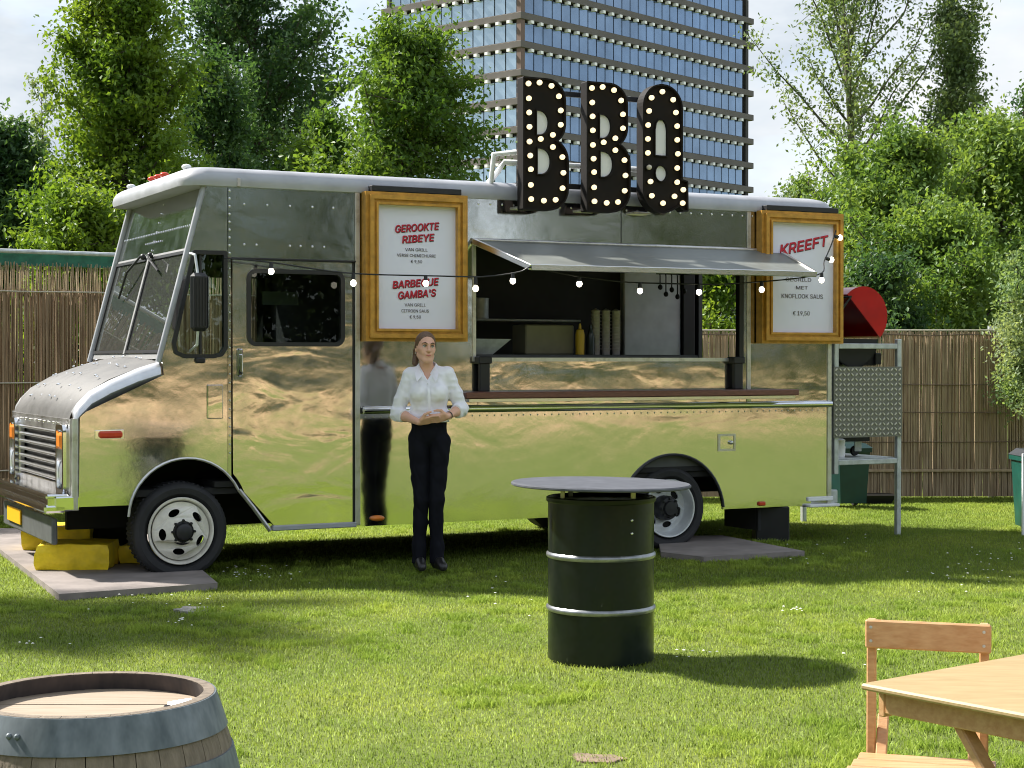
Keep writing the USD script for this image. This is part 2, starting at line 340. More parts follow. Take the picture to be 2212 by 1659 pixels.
rng = np.random.default_rng(7)
GRASS_A, GRASS_B, GRASS_C = (0.430, 0.515, 0.078), (0.275, 0.385, 0.054), (0.55, 0.58, 0.18)
def grassmat(name, dark):
    usdkit.material(stage, lk(name), {
        'g': ('geometry', {}), 'n': ('noise_texture', {'scale': 0.9, 'detail': 5.0, 'roughness': 0.65}), 'n2': ('noise_texture', {'scale': 9.0, 'detail': 4.0}),
        'a': ('math', {'math_type': 'multiply', 'value2': 0.78}), 'b': ('math', {'math_type': 'multiply_add', 'value2': 0.34}), 'c': ('math', {'math_type': 'multiply_add', 'value2': 0.34}),
        'r': ('rgb_ramp', {'ramp': [(0.50, tuple(c * dark for c in GRASS_B)), (0.72, tuple(c * dark for c in GRASS_A)), (0.95, tuple(c * dark for c in GRASS_C))]}),
        'd': ('principled_bsdf', {'roughness': 0.55, 'specular_ior_level': 0.25}), 't': ('translucent_bsdf', {}), 'mx': ('mix_closure', {'fac': 0.42})},
        [('g.position', 'n.vector'), ('g.position', 'n2.vector'), ('n.fac', 'a.value1'), ('n2.fac', 'b.value1'), ('a.value', 'b.value3'), ('g.random_per_island', 'c.value1'), ('b.value', 'c.value3'),
         ('c.value', 'r.fac'), ('r.color', 'd.base_color'), ('r.color', 't.color'), ('d.BSDF', 'mx.closure1'), ('t.BSDF', 'mx.closure2')], surface='mx.closure')
    return lk(name)
BLADE = grassmat('grass_blade', 1.0)
usdkit.material(stage, lk('lawn'), {
    'g': ('geometry', {}), 'n': ('noise_texture', {'scale': 0.9, 'detail': 5.0, 'roughness': 0.65}), 'n2': ('noise_texture', {'scale': 45.0, 'detail': 3.0}),
    'a': ('math', {'math_type': 'multiply', 'value2': 0.55}), 'b': ('math', {'math_type': 'multiply_add', 'value2': 0.5}),
    'r': ('rgb_ramp', {'ramp': [(0.25, (0.060, 0.080, 0.020)), (0.5, (0.110, 0.140, 0.036)), (0.75, (0.155, 0.180, 0.052))]}), 'p': ('principled_bsdf', {'roughness': 0.9, 'specular_ior_level': 0.1})},
    [('g.position', 'n.vector'), ('g.position', 'n2.vector'), ('n.fac', 'a.value1'), ('n2.fac', 'b.value1'), ('a.value', 'b.value3'), ('b.value', 'r.fac'), ('r.color', 'p.base_color')], surface='p.BSDF')
obj('lawn_ground', slab(sbox(-500, -500, 500, 900), -0.4, 0.0), lk('lawn'), kind='structure')

# paved terrace behind the photographer, mirrored in the truck's side
PAVE = mat('terrace_paving', (0.74, 0.48, 0.29), 0.85, 0, color2=(0.42, 0.29, 0.15), vscale=0.42, vmap=(1, 1, 1), detail=8)
terr = Polygon([(7.5, -12.5), (24, -3), (60, 10), (80, -60), (-30, -70), (-16, -22), (0, -18)])
obj('terrace', slab(terr, -0.03, 0.004), PAVE, kind='structure')

def blades(n, size, rg, h=(0.008, 0.020), w=(0.0024, 0.0044)):
    P = np.column_stack([rg.uniform(-size / 2, size / 2, (n, 2)) + rg.uniform(-size / 2, size / 2, (n, 2)), np.zeros(n)])   # thins out towards its edges, where the next patch overlaps
    H, W = rg.uniform(*h, n), rg.uniform(*w, n); a = rg.uniform(0, 2 * PI, n); la = rg.uniform(0, 2 * PI, n); ln = rg.uniform(0.1, 0.9, n) * H
    s = np.column_stack([np.cos(a), np.sin(a), np.zeros(n)]) * W[:, None] / 2
    top = P + np.column_stack([np.cos(la) * ln, np.sin(la) * ln, H]); mid = P + np.column_stack([np.cos(la) * ln * .3, np.sin(la) * ln * .3, H * .6])
    V = np.stack([P - s, P + s, mid + s * .8, mid - s * .8, top], 1).reshape(-1, 3); b = (np.arange(n) * 5)[:, None]
    F = np.stack([b + [0, 1, 2], b + [0, 2, 3], b + [3, 2, 4]], 1).reshape(-1, 3)
    return trimesh.Trimesh(V, F, process=False)

gr = UsdGeom.PointInstancer.Define(stage, '/World/grass')
tag(gr, 'short sunlit grass blades of the lawn', 'grass', kind='stuff')
PATCH = 0.8
protos = []
for k in range(4):
    m_ = usdkit.mesh(stage, f'/World/grass/blades_{k:03d}' if k else '/World/grass/blades', blades(4600, PATCH, np.random.default_rng(40 + k)), BLADE)
    nb_ = np.random.default_rng(90 + k).normal(size=(4600, 3)) * .38 + [0, 0, 1]; nb_ /= np.linalg.norm(nb_, axis=1, keepdims=True)
    m_.CreateNormalsAttr(Vt.Vec3fArray.FromNumpy(np.repeat(nb_, 5, 0).astype(np.float32))); m_.SetNormalsInterpolation('vertex'); protos.append(m_.GetPath())
rt_ = np.random.default_rng(77)
tuft = blades(90, .07, rt_, h=(.018, .040), w=(.003, .006)); mt_ = usdkit.mesh(stage, '/World/grass/tuft', tuft, BLADE); protos.append(mt_.GetPath())
gp, gi, go, gs = [], [], [], []
for _ in range(1500):
    y = rt_.uniform(5.6, 18.0); x = rt_.uniform(-.33 * y, .33 * y)
    if meshkit.noise(np.array([x * .9, y * .9, 3.0])) < .45: continue
    an = rt_.uniform(0, PI); s_ = float(rt_.uniform(.7, 1.3)); gp.append((x, y, 0.0)); gi.append(4); go.append(Gf.Quath(float(math.cos(an)), 0, 0, float(math.sin(an)))); gs.append((1.2, 1.2, s_))
for x in np.arange(-8, 9, PATCH):
    for y in np.arange(5.2, 19.0, PATCH):
        if abs(x) < 0.315 * y + 1.0 and y < 18.9:
            gp.append((x, y, 0.0)); gi.append(int(rng.integers(4))); q = int(rng.integers(4)); go.append(Gf.Quath(float(math.cos(q * PI / 4)), 0, 0, float(math.sin(q * PI / 4))))
            hh = float(rng.uniform(0.85, 1.15)) * (1.0 + 0.25 * (y > 11)); gs.append((1, 1, hh))
gr.CreatePrototypesRel().SetTargets(protos)
gr.CreatePositionsAttr([Gf.Vec3f(*p) for p in gp]); gr.CreateProtoIndicesAttr(gi); gr.CreateOrientationsAttr(go); gr.CreateScalesAttr([Gf.Vec3f(*s) for s in gs])

# daisies and clover heads in the lawn
DAISY = mat('daisy_white', (0.80, 0.80, 0.72), 0.6)
dz = []
spots = [(540, 1245, 60, 22, .3), (395, 1350, 30, 10, .1), (1715, 1325, 30, 9, .12), (1270, 1425, 40, 9, .15), (1500, 1420, 50, 8, .12), (620, 1240, 80, 10, .3), (330, 1300, 120, 14, .4), (60, 1400, 80, 6, .4), (1120, 1300, 150, 10, .6),
         (2080, 1250, 140, 24, .6), (1750, 1180, 200, 16, .6), (1900, 1400, 150, 10, .4), (100, 1230, 120, 10, .4), (2150, 1210, 90, 14, .5)]
for x, y, s, n, d in spots:
    for _ in range(n):
        q = px(x + rng.normal() * s * .5, min(1700, y + rng.normal() * s * .16)); hgt = rng.uniform(.018, .028)
        dz.append(lathe([(0, hgt), (rng.uniform(.006, .011), hgt + .002), (0, hgt + .006)], 6, (q[0], q[1], 0)))
obj('daisies', cat(dz), DAISY, label='tiny white daisies scattered through the lawn', category='flowers', kind='stuff')

def irregular(cx_, cy_, rx, ry, seed, n=26):
    rg = np.random.default_rng(seed); a = np.arange(n) / n * 2 * PI; r = 1 + 0.25 * np.convolve(np.tile(rg.normal(size=n), 3), [.25, .5, .25], 'same')[n:2 * n]
    return Polygon(np.column_stack([cx_ + rx * r * np.cos(a), cy_ + ry * r * np.sin(a)]))
q = px(1290, 1640); obj('soil_patch', slab(irregular(q[0], q[1], .10, .07, 3), -.02, .007), SOIL, label='small worn patch of bare brown soil in the front lawn', category='bare patch', kind='structure')
q = px(415, 1321); tag(obj('flat_stone', slab(irregular(q[0], q[1], .10, .12, 5), 0, .016), STONE), 'small flat grey stone sunk in the lawn below the front wheel', 'stone')

# ------------------------------------------------------------------ boards and sacks under the truck
def board(name, corners, label):
    P = Polygon([tuple(px(*c)[:2]) for c in corners])
    tag(obj(name, slab(P, 0.0, 0.046), BOARD), label, 'board')
board('ground_board', [(-60, 1152), (128, 1299), (470, 1274), (330, 1152)], 'grey board on the grass under the front wheel and yellow sacks')
board('ground_board', [(1428, 1205), (1520, 1216), (1738, 1203), (1560, 1168), (1420, 1170)], 'grey board on the grass under the rear wheel')

def sack(c, dx, dy, dz_, rot, seed):
    m = cbox(-dx / 2, dx / 2, -dy / 2, dy / 2, 0, dz_); m = m.subdivide().subdivide().subdivide().subdivide()
    v = m.vertices.copy(); u = v / [dx / 2, dy / 2, dz_ / 2] - [0, 0, 1]
    sq = 1 - 0.16 * np.clip(np.abs(u[:, 0]) ** 3 + np.abs(u[:, 1]) ** 3, 0, 2) / 2
    v[:, 2] = v[:, 2] * (0.80 + 0.20 * sq) ; r = 1 - .045 * (np.abs(u[:, 2]) ** 3); v[:, 0] *= r; v[:, 1] *= r
    n = meshkit.fbm(v * 9 + seed * 7.3, 3, seed) - .5; v += n[:, None] * np.array([.035, .035, .03]) * (u * .7)
    m = trimesh.Trimesh(v, m.faces, process=False); m.apply_transform(trimesh.transformations.rotation_matrix(rot, [0, 0, 1])); m.apply_translation(c); return m
for (gx, gy), dims, rot, sd, lab in [((168, 1238), (.52, .42, .18), .05, 1, 'bulging yellow sack nearest the camera under the front bumper'), ((128, 1194), (.52, .44, .18), .12, 2, 'yellow sack lying behind the first one under the bumper'),
                                     ((318, 1226), (.34, .36, .13), .0, 3, 'yellow sack half hidden behind the front tyre')]:
    q = px(gx, gy); tag(obj('yellow_sack', sack((q[0], q[1], .047), *dims, rot, sd), YELLOW, smooth=50), lab, 'sack')

# ------------------------------------------------------------------ reed fence
def reeds(P0, P1, z0, z1, step, rg, jag=0.05, w=0.012):
    P0, P1 = np.array(P0), np.array(P1); L = np.linalg.norm(P1 - P0); d = (P1 - P0) / L; nrm = np.array([d[1], -d[0]])
    n = int(L / step); u = np.linspace(0, L, n) + rg.normal(0, step * .3, n); off = rg.uniform(0, .022, n); r = rg.uniform(.6, 1.25, n) * w / 2
    base = P0 + u[:, None] * d + off[:, None] * nrm; lean = rg.normal(0, .012, n); zt = z1 + rg.uniform(-jag, jag * .4, n)
    V = []
    for a in (0, 2.1, 4.2):
        o = np.cos(a) * r[:, None] * d + np.sin(a) * r[:, None] * nrm
        V += [np.column_stack([base + o, np.full(n, z0)]), np.column_stack([base + o + lean[:, None] * d, zt])]
    V = np.stack(V, 1).reshape(-1, 3); b = (np.arange(n) * 6)[:, None]
    F = []
    for k in range(3):
        i, j = 2 * k, 2 * ((k + 1) % 3); F += [b + [i, j, j + 1], b + [i, j + 1, i + 1]]
    return trimesh.Trimesh(V, np.stack(F, 1).reshape(-1, 3), process=False)

def wire(P0, P1, z, rg, sag=.012, r=.006, off=-.02):
    P0, P1 = np.array(P0), np.array(P1); d = (P1 - P0) / np.linalg.norm(P1 - P0); n_ = np.array([d[1], -d[0]]); k = 24
    pts = [np.append(P0 + (P1 - P0) * i / k + n_ * .03, z + rg.normal() * sag * .4) for i in range(k + 1)]
    return tube(pts, r, 4)

rg = np.random.default_rng(11)
A0, A1, A2 = (-17.3, 8.5), (-1.5, 18.75), (8.2, 18.9)
fl = thing('reed_fence', 'tall brown reed fence behind the truck cab, topped by a green net rail', 'fence')
obj('reed_screen', cat(reeds(A0, A1, 0.02, 2.20, .0085, rg, w=.013), reeds((A0[0] - .03, A0[1] + .04), (A1[0] - .03, A1[1] + .04), 0.02, 2.17, .0095, rg, w=.017)), REED, fl, kind='stuff')
obj('upper_reed_screen', reeds((A0[0], A0[1] + .03), (A1[0], A1[1] + .03), 2.14, 2.46, .0105, rg), REED_TOP, fl, kind='stuff')
for z in (2.19, 1.3, .45): obj('wire', wire(A0, A1, z, rg, r=.007), WIRE, fl)
obj('top_rail', tube([(*A0, 2.59), (*A1, 2.57)], .022, 8), GALV, fl)
dA = np.array(A1) - np.array(A0); dA = dA / np.linalg.norm(dA)
obj('net_strip', prism(sbox(0, 2.44, float(np.linalg.norm(np.array(A1) - np.array(A0))), 2.56), 0, .008).apply_transform(np.array([[dA[0], -dA[1], 0, A0[0] - dA[1] * .05], [dA[1], dA[0], 0, A0[1] + dA[0] * .05], [0, 0, 1, 0], [0, 0, 0, 1]])), GREEN_NET, fl)
for k in range(9):
    p = np.array(A1) - dA * (.4 + 2.05 * k) + np.array([-dA[1], dA[0]]) * .08; obj('fence_post', tube([(*p, 0), (*p, 2.66)], .028, 8), GALV, fl)
fr = thing('reed_fence', 'lower brown reed fence behind the smoker stand and the rear of the truck', 'fence')
obj('reed_screen', cat(reeds(A1, A2, 0.02, 1.84, .0085, rg, jag=.015, w=.013), reeds((A1[0], A1[1] + .04), (A2[0], A2[1] + .04), .02, 1.82, .0095, rg, w=.017)), REED_RIGHT, fr, kind='stuff')
for z in (1.80, 1.25, .95, .62, .30): obj('wire', wire(A1, A2, z, rg, r=.0055), mat('fence_wire_dark', (0.16, 0.11, 0.07), .7, 0, .2, 20) if z == 1.80 else lk('fence_wire_dark'), fr)
obj('top_batten', beam((*A1, 1.85), (*A2, 1.85), .03, .022), WIRE, fr)
obj('bottom_batten', beam((A1[0], A1[1] - .03, .30), (A2[0], A2[1] - .03, .31), .02, .03), REED_TOP, fr)
for k in range(4): obj('fence_post', tube([(A1[0] + 1.9 + 2.45 * k, 18.95, 0), (A1[0] + 1.9 + 2.45 * k, 18.95, 1.9)], .04, 8), GALV, fr)

# ------------------------------------------------------------------ trees
def leaf_mesh(C, size, rg, up=0.35, width=.58):
    n = len(C); ax = rg.normal(size=(n, 3)); ax[:, 2] -= .35; ax /= np.linalg.norm(ax, axis=1, keepdims=True)
    nr = rg.normal(size=(n, 3)); nr[:, 2] = np.abs(nr[:, 2]) + up; sd = np.cross(ax, nr); sd /= np.linalg.norm(sd, axis=1, keepdims=True); nn = np.cross(sd, ax)
    L = size * rg.uniform(.65, 1.25, n)[:, None]; W = L * width
    V = np.stack([C - ax * L / 2, C + sd * W / 2 + nn * L * .10, C + ax * L / 2, C - sd * W / 2 + nn * L * .10], 1).reshape(-1, 3); b = (np.arange(n) * 4)[:, None]
    return trimesh.Trimesh(V, np.stack([b + [0, 1, 2], b + [0, 2, 3]], 1).reshape(-1, 3), process=False)

def tree(name, label, base, height, radius, prof, leaf, size, seed, bottom=0.15, limbs=34, twigs=12, per=40, trunk_r=.12, elev=(15, 45), spread=.16, bark=None, lean=(0, 0), group=None, category='tree', trunk_top=.97, width=.58, zsquash=1.0, reach=(.52, 1.28)):
    size *= .74; per = int(per * 1.6); rg = np.random.default_rng(seed); base = np.array(base, float); t = thing(name, label, category, base, group=group)
    tp = lambda f: np.array([lean[0] * f * f + .10 * radius * math.sin(3 * f + seed) * f, lean[1] * f * f + .10 * radius * math.cos(2.3 * f + seed) * f, height * f * trunk_top])
    wood = [tube([tp(f) for f in np.linspace(0, 1, 10)], np.linspace(trunk_r, trunk_r * .10, 10), 8)]
    pts = []
    for k in range(limbs):
        f = bottom + (1 - bottom) * ((k + rg.uniform(0, 1)) / limbs) ** .9; f = min(f, .99); p0 = tp(f); az = k * 2.39996 + rg.normal() * .5; el = math.radians(rg.uniform(*elev) + 12 * f)
        L = radius * prof((f - bottom) / (1 - bottom)) * rg.uniform(*reach) / max(.62, math.cos(el)); d = np.array([math.cos(az) * math.cos(el), math.sin(az) * math.cos(el), math.sin(el) * zsquash])
        path = [p0 + d * L * s + np.array([0, 0, .10 * L * s * s]) + rg.normal(size=3) * .03 * L * s for s in np.linspace(0, 1, 5)]
        wood.append(tube(path, np.linspace(max(.010, trunk_r * .38 * (1 - f * .75)), .006, 5), 5)); path = np.array(path)
        for j in range(twigs):
            s = .18 + .85 * (j + rg.uniform(0, 1)) / twigs; i = min(3, int(s * 4)); w = min(1.05, s * 4 - i); q0 = path[i] * (1 - w) + path[i + 1] * w
            dd = d * .5 + rg.normal(size=3) * .75; dd[2] = dd[2] * .7 + .15; dd /= np.linalg.norm(dd); tl = (.24 + .34 * radius * (1 - .55 * s)) * rg.uniform(.5, 1.2)
            if j % 3 == 0: wood.append(tube([q0, q0 + dd * tl * .8], [.008, .004], 4))
            u = rg.uniform(0, 1, per)[:, None]; pts.append(q0 + dd * tl * u + rg.normal(size=(per, 3)) * spread * .62 * (0.55 + .7 * u))
    C = np.vstack(pts); C = C[C[:, 2] > .05]
    obj('trunk', cat(wood), bark or BARK, t, smooth=60); obj('crown', leaf_mesh(C, size, rg, width=width), leaf, t)
    return t

def at(x, y, Z):
    """ground point under the sight line of column x at distance Z, and the height that row y has there"""
    return (x - 1106) / 3700 * Z, Z, EYE + (780 - y) / 3700 * Z
egg = lambda u: (math.sin(PI * min(1, .12 + .88 * u) ** .75) * .9 + .18) if u < .97 else .2
cone = lambda u: (1.0 - .72 * u) if u > .12 else .75 + 2 * u
col = lambda u: .55 + .6 * math.sin(PI * (u * .85 + .1))
def tr(name, label, x, ytop, Z, hw, leaf, size, seed, prof=egg, **k):
    X, Y, h = at(x, ytop, Z); return tree(name, label, (X, Y, 0), h, hw / 3700 * Z, prof, leaf, size, seed, **k)

tr('broadleaf_tree', 'tall light green tree rising above the truck cab, cut off by the top edge', 283, -95, 26, 245, LEAF_LIGHT, .125, 21, lambda u: 1.12 - 1.02 * u, bottom=.10, limbs=84, twigs=14, per=34, spread=.14, trunk_r=.13, elev=(10, 40))
tr('broadleaf_tree', 'dark green tree standing behind the light green one, its top open to the sky', 560, -45, 38, 225, LEAF_DARK, .16, 22, lambda u: .10 + math.sqrt(max(0, 1 - u * u)), bottom=.12, limbs=66, twigs=15, per=34, spread=.20, trunk_r=.18, elev=(15, 45))
tr('broadleaf_tree', 'mid green tree beside the left corner of the office tower', 862, 72, 24, 310, LEAF_MID, .115, 23, lambda u: (1.08 - 1.0 * u), bottom=.14, limbs=64, twigs=15, per=34, spread=.14, trunk_r=.13, elev=(12, 42))
tr('broadleaf_tree', 'low mid green tree between the dark tree and the tower tree', 690, 255, 25, 100, LEAF_MID, .11, 24, egg, bottom=.2, limbs=30, twigs=12, per=30, spread=.14, trunk_r=.08)
tr('broadleaf_tree', 'darker tree filling the gap behind the light green tree and the dark one', 455, 150, 33, 130, LEAF_DARK, .14, 44, egg, bottom=.12, limbs=40, twigs=12, per=32, spread=.2, trunk_r=.1)
tr('dark_bush', 'dark green bush at the left edge above the reed fence', -5, 275, 30, 125, LEAF_DARK, .15, 25, egg, bottom=.1, limbs=44, twigs=13, per=34, spread=.18, category='bush')
tr('pale_tree', 'thin pale tree with few leaves far behind the left trees', 95, 185, 48, 36, LEAF_GREY, .17, 26, col, bottom=.3, limbs=22, twigs=6, per=12, spread=.16, trunk_r=.08)
tr('leafy_shrub', 'bright green shrub rising behind the reed fence left of the cab', 190, 440, 22, 135, LEAF_LIGHT, .115, 27, egg, bottom=.1, limbs=34, twigs=12, per=34, spread=.13, category='shrub')
tr('slender_tree', 'tall sparse tree with bare limbs showing, right of the office tower', 1865, -90, 32, 175, LEAF_GREY, .13, 28, lambda u: .65 + .45 * math.sin(PI * u), bottom=.28, limbs=34, twigs=15, per=19, spread=.17, trunk_r=.15, elev=(38, 62), bark=BARK_GREEN, lean=(-.35, 0), width=.5)
tr('slender_tree', 'narrow upright sparse tree, second to the right of the tower', 2050, 55, 31, 85, LEAF_GREY, .125, 29, col, bottom=.25, limbs=36, twigs=14, per=26, spread=.15, trunk_r=.09, elev=(50, 70), bark=BARK_GREEN, lean=(.25, 0), width=.5)
tr('slender_tree', 'sparse treetop at the right edge of the picture, above the fresh green tree', 2205, 190, 36, 48, LEAF_DARK, .13, 30, col, bottom=.25, limbs=22, twigs=9, per=12, spread=.16, trunk_r=.08, elev=(20, 50))
tr('fresh_green_tree', 'fresh green tree with drooping leaves directly behind the right menu board', 1925, 315, 24, 165, LEAF_FRESH, .115, 31, egg, bottom=.14, limbs=52, twigs=14, per=30, reach=(.45, 1.35), spread=.14, trunk_r=.10)
tr('fresh_green_tree', 'fresh green tree at the right edge behind the right fence', 2155, 290, 25, 175, LEAF_FRESH, .12, 32, egg, bottom=.14, limbs=52, twigs=14, per=30, reach=(.45, 1.35), spread=.15, trunk_r=.10)
tr('leafy_shrub', 'green shrub mass just above the right fence, under the fresh green trees', 2035, 510, 22.5, 190, LEAF_FRESH, .105, 33, egg, bottom=.08, limbs=46, twigs=14, per=36, spread=.14, category='shrub')
tr('leafy_shrub', 'green shrub seen through the open back of the truck', 1540, 540, 22, 120, LEAF_LIGHT, .10, 34, egg, bottom=.1, limbs=30, twigs=11, per=30, spread=.13, category='shrub')
tr('leafy_shrub', 'dark shrub seen through the truck, left of the brighter one', 1400, 520, 25, 140, LEAF_DARK, .12, 35, egg, bottom=.1, limbs=30, twigs=11, per=30, spread=.15, category='shrub')
tr('pale_tree', 'low hazy treetop between the tower and the slender trees', 1725, 392, 60, 75, LEAF_GREY, .20, 36, egg, bottom=.2, limbs=30, twigs=9, per=16, spread=.3, trunk_r=.1)
tr('leafy_shrub', 'dark shrub low behind the right fence beside the smoker', 1900, 590, 21.0, 110, LEAF_DARK, .10, 41, egg, bottom=.08, limbs=36, twigs=12, per=30, spread=.13, category='shrub')
tr('broadleaf_tree', 'tree beyond the left edge, mirrored in the visor panel above the windscreen', -1480, 60, 21, 420, LEAF_MID, .16, 42, egg, bottom=.1, limbs=40, twigs=12, per=30, spread=.2)
tr('broadleaf_tree', 'second tree beyond the left edge, mirrored beside the first', -780, 100, 25, 380, LEAF_MID, .16, 43, egg, bottom=.1, limbs=40, twigs=12, per=30, spread=.2)
tr('variegated_shrub', 'white and green variegated shrub leaning over the right fence by the green bin', 2228, 612, 18.2, 58, LEAF_PALE, .065, 37, lambda u: .75 + .4 * math.sin(PI * u), bottom=.38, limbs=34, twigs=12, per=30, spread=.08, trunk_r=.03, category='shrub')
tr('broadleaf_tree', 'young tree left of the lawn whose shade falls on the grass', -835, -150, 11.4, 370, LEAF_MID, .12, 38, egg, bottom=.55, limbs=30, twigs=11, per=34, spread=.14, trunk_r=.08)

# woodland behind the photographer: it is what the truck's upper panels mirror
wl, rg = [], np.random.default_rng(50)
for k in range(26):
    a = math.radians(-152 + 150 * k / 25 + rg.normal() * 1.5); R = rg.uniform(44, 56); c = np.array([R * math.cos(a) + 4, R * math.sin(a) + 2, 0]); h = rg.uniform(15, 22); r = rg.uniform(3.0, 4.4)
    d = rg.normal(size=(7000, 3)); d /= np.linalg.norm(d, axis=1, keepdims=True); rad = rg.uniform(.45, 1.0, 7000) ** .4; C = c + [0, 0, h * .54] + d * rad[:, None] * [r, r, h * .46] * (0.8 + .4 * meshkit.noise(d * 2.2 + k * 9)[:, None])
    wl.append(leaf_mesh(C, .50, rg))
for k in range(3):
    n_ = 15000; a = np.radians(rg.uniform(-156, 2, n_)); R = 43 + 4 * k + rg.normal(0, .9, n_); wl.append(leaf_mesh(np.column_stack([R * np.cos(a) + 4, R * np.sin(a) + 2, rg.uniform(0, 1, n_) ** 1.2 * (3.6 + 2.2 * np.sin(a * 31 + k * 2))]), .55, rg))
obj('far_woodland', cat(wl), leafmat('leaf_far', (0.125, 0.165, 0.035), (0.04, 0.07, 0.016)), label='band of tall trees mirrored dark green in the truck side', category='woodland', kind='stuff')

# ------------------------------------------------------------------ office tower
U, Vd, CW = np.array([.6514, .7587]), np.array([-.7587, .6514]), np.array([1.05, 205.0])
W1, W2, TOPZ = 49.3, 22.2, 53.4
tw = thing('office_tower', 'office tower with blue glass and brown concrete bands behind the sign letters', 'building', (CW[0], CW[1], 0), math.atan2(U[1], U[0]))
# local axes: +x along the right face, +y along the left face
obj('core', cbox(.25, W1 - .25, .25, W2 - .25, 0, TOPZ), TOWER_DARK, tw)
ztops = [43.16 - 3.396 * k for k in range(-2, 12)]
for z in ztops:
    obj('floor_band', cbox(-.35, W1 + 1.3, -.35, W2 + 1.0, z - .82, z, .05), CONCRETE, tw)
for x, y in ((0, 0), (W1, 0), (0, W2)):
    obj('corner_column', cbox(x - .18 if x == 0 else x - .55, x + .55 if x == 0 else x + .12, y - .18 if y == 0 else y - .5, y + .5 if y == 0 else y + .12, 0, TOPZ - 1), TOWER_COL if (x, y) == (0, 0) else TOWER_DARK, tw)
bay = 1.76; rest1, rest2, br, count = [], [], [], 0
for i, z in enumerate(ztops):
    zb, zt = z + .10, z + 3.396 - .82 - .38
    for k in range(int((W1 - 1.0) / bay)):
        x0 = .62 + k * bay; m_ = cbox(x0 + .085, x0 + bay - .085, -.02, .10, zb, zt)
        br.append(cbox(x0 + .5 * bay - .24, x0 + .5 * bay + .24, -.62, -.02, zt - .02, zt + .34))
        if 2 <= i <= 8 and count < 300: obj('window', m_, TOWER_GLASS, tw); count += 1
        else: rest1.append(m_)
    for k in range(int((W2 - 1.0) / bay)):
        y0 = .62 + k * bay; m_ = cbox(-.02, .10, y0 + .085, y0 + bay - .085, zb, zt)
        br.append(cbox(-.62, -.02, y0 + .5 * bay - .24, y0 + .5 * bay + .24, zt - .02, zt + .34))
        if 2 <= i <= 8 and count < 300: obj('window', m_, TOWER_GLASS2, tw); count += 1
        else: rest2.append(m_)
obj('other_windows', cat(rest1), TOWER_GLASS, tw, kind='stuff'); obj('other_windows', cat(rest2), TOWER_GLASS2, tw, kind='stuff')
obj('bracket_row', cat(br), TOWER_LIGHT, tw, kind='stuff')
# ------------------------------------------------------------------ the truck (local axes: x to the rear, y away from the lawn, z up)
TH = math.radians(26.94); TO = np.array([-2.304, 11.92, 0.0])
TA, TL_ = np.array([math.cos(TH), math.sin(TH), 0]), np.array([-math.sin(TH), math.cos(TH), 0])
def tw_(s, t, z): return TO + s * TA + t * TL_ + np.array([0, 0, z])
W, RW = 2.10, 4.02          # body width, rear axle
truck = thing('food_truck', 'polished aluminium step van food truck with open serving hatch and brown counter', 'food truck', TO, TH)

def arch(cx_, cz, r, a0=0, a1=PI, n=24):
    return [(cx_ + r * math.cos(a), cz + r * math.sin(a)) for a in np.linspace(a0, a1, n)]
front_cut = Polygon([(-.375, .30), (-.375, .50)] + arch(.04, .42, .41, PI - .02, .35, 22) + [(.66, .30), (.66, .0), (-.9, 0), (-.9, .30)]).union(sbox(-.95, 0, -.37, .52))
rear_cut = Polygon(arch(4.03, .27, .49, 0, PI, 30) + [(3.54, 0), (4.52, 0)])
nose = [(-.71, .52), (-.70, 1.13), (-.66, 1.165), (-.12, 1.415), (-.135, 1.52), (.19, 2.745)]
outline = Polygon(nose + [(5.60, 2.75), (5.60, .30), (.60, .30), (.60, .1), (-.71, .1)]).difference(front_cut).difference(rear_cut)
vent_o = Polygon([(.085, 2.285), (.335, 2.285), (.335, 1.60), (.30, 1.545), (.24, 1.53), (.02, 1.53), (-.05, 1.56), (-.065, 1.63)]).buffer(-.02).buffer(.02, quad_segs=5)
vent_i = vent_o.buffer(-.028)
dwin_o = rrect(.475, 1.215, 1.615, 2.165, .07); dwin_i = dwin_o.buffer(-.03)
serve = sbox(2.27, 1.53, 4.68, 2.395)
door_p = sbox(.372, .335, 1.275, 2.225).difference(front_cut.buffer(.035)).difference(dwin_o.buffer(-.012))
g = .004
def panel(name, poly, m, y0=0.0, y1=.03, **k): return obj(name, prism(poly, y0, y1), m, truck, **k)
cab = outline.intersection(sbox(-1, 0, .335, 2.8)).difference(vent_o.buffer(-.012)).difference(sbox(-1, 2.74, .3, 2.9)); panel('cab_side', cab, ALU)
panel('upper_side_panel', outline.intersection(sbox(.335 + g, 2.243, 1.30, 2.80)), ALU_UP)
door = obj('door', prism(door_p, -.006, .028), ALU_DOOR, truck)
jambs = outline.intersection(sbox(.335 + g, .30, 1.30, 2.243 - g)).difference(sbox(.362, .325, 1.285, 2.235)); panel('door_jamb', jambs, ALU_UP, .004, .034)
up_rear = outline.intersection(sbox(1.30 + g, 1.165, 5.60, 2.80)).difference(serve)
panel('upper_side_panel', up_rear.intersection(sbox(1.3, 2.0, 5.6, 2.8)).union(up_rear.intersection(sbox(1.3, 1.165, 2.29, 2.1))).intersection(sbox(1.30, 1, 3.55 - g, 3)), ALU)
panel('upper_side_panel', up_rear.intersection(sbox(3.55 + g, 2.395, 4.75 - g, 2.8)), ALU)
panel('rear_side_panel', up_rear.intersection(sbox(4.75 + g, 1.165, 5.6, 2.8)).union(up_rear.intersection(sbox(4.68, 1.165, 4.76, 2.395 - g))), ALU)
panel('under_hatch_panel', up_rear.intersection(sbox(2.29 + g, 1.165, 4.68 - g, 1.53)), ALU_DOOR)
low = outline.intersection(sbox(1.30 + g, .30, 5.6, 1.13))
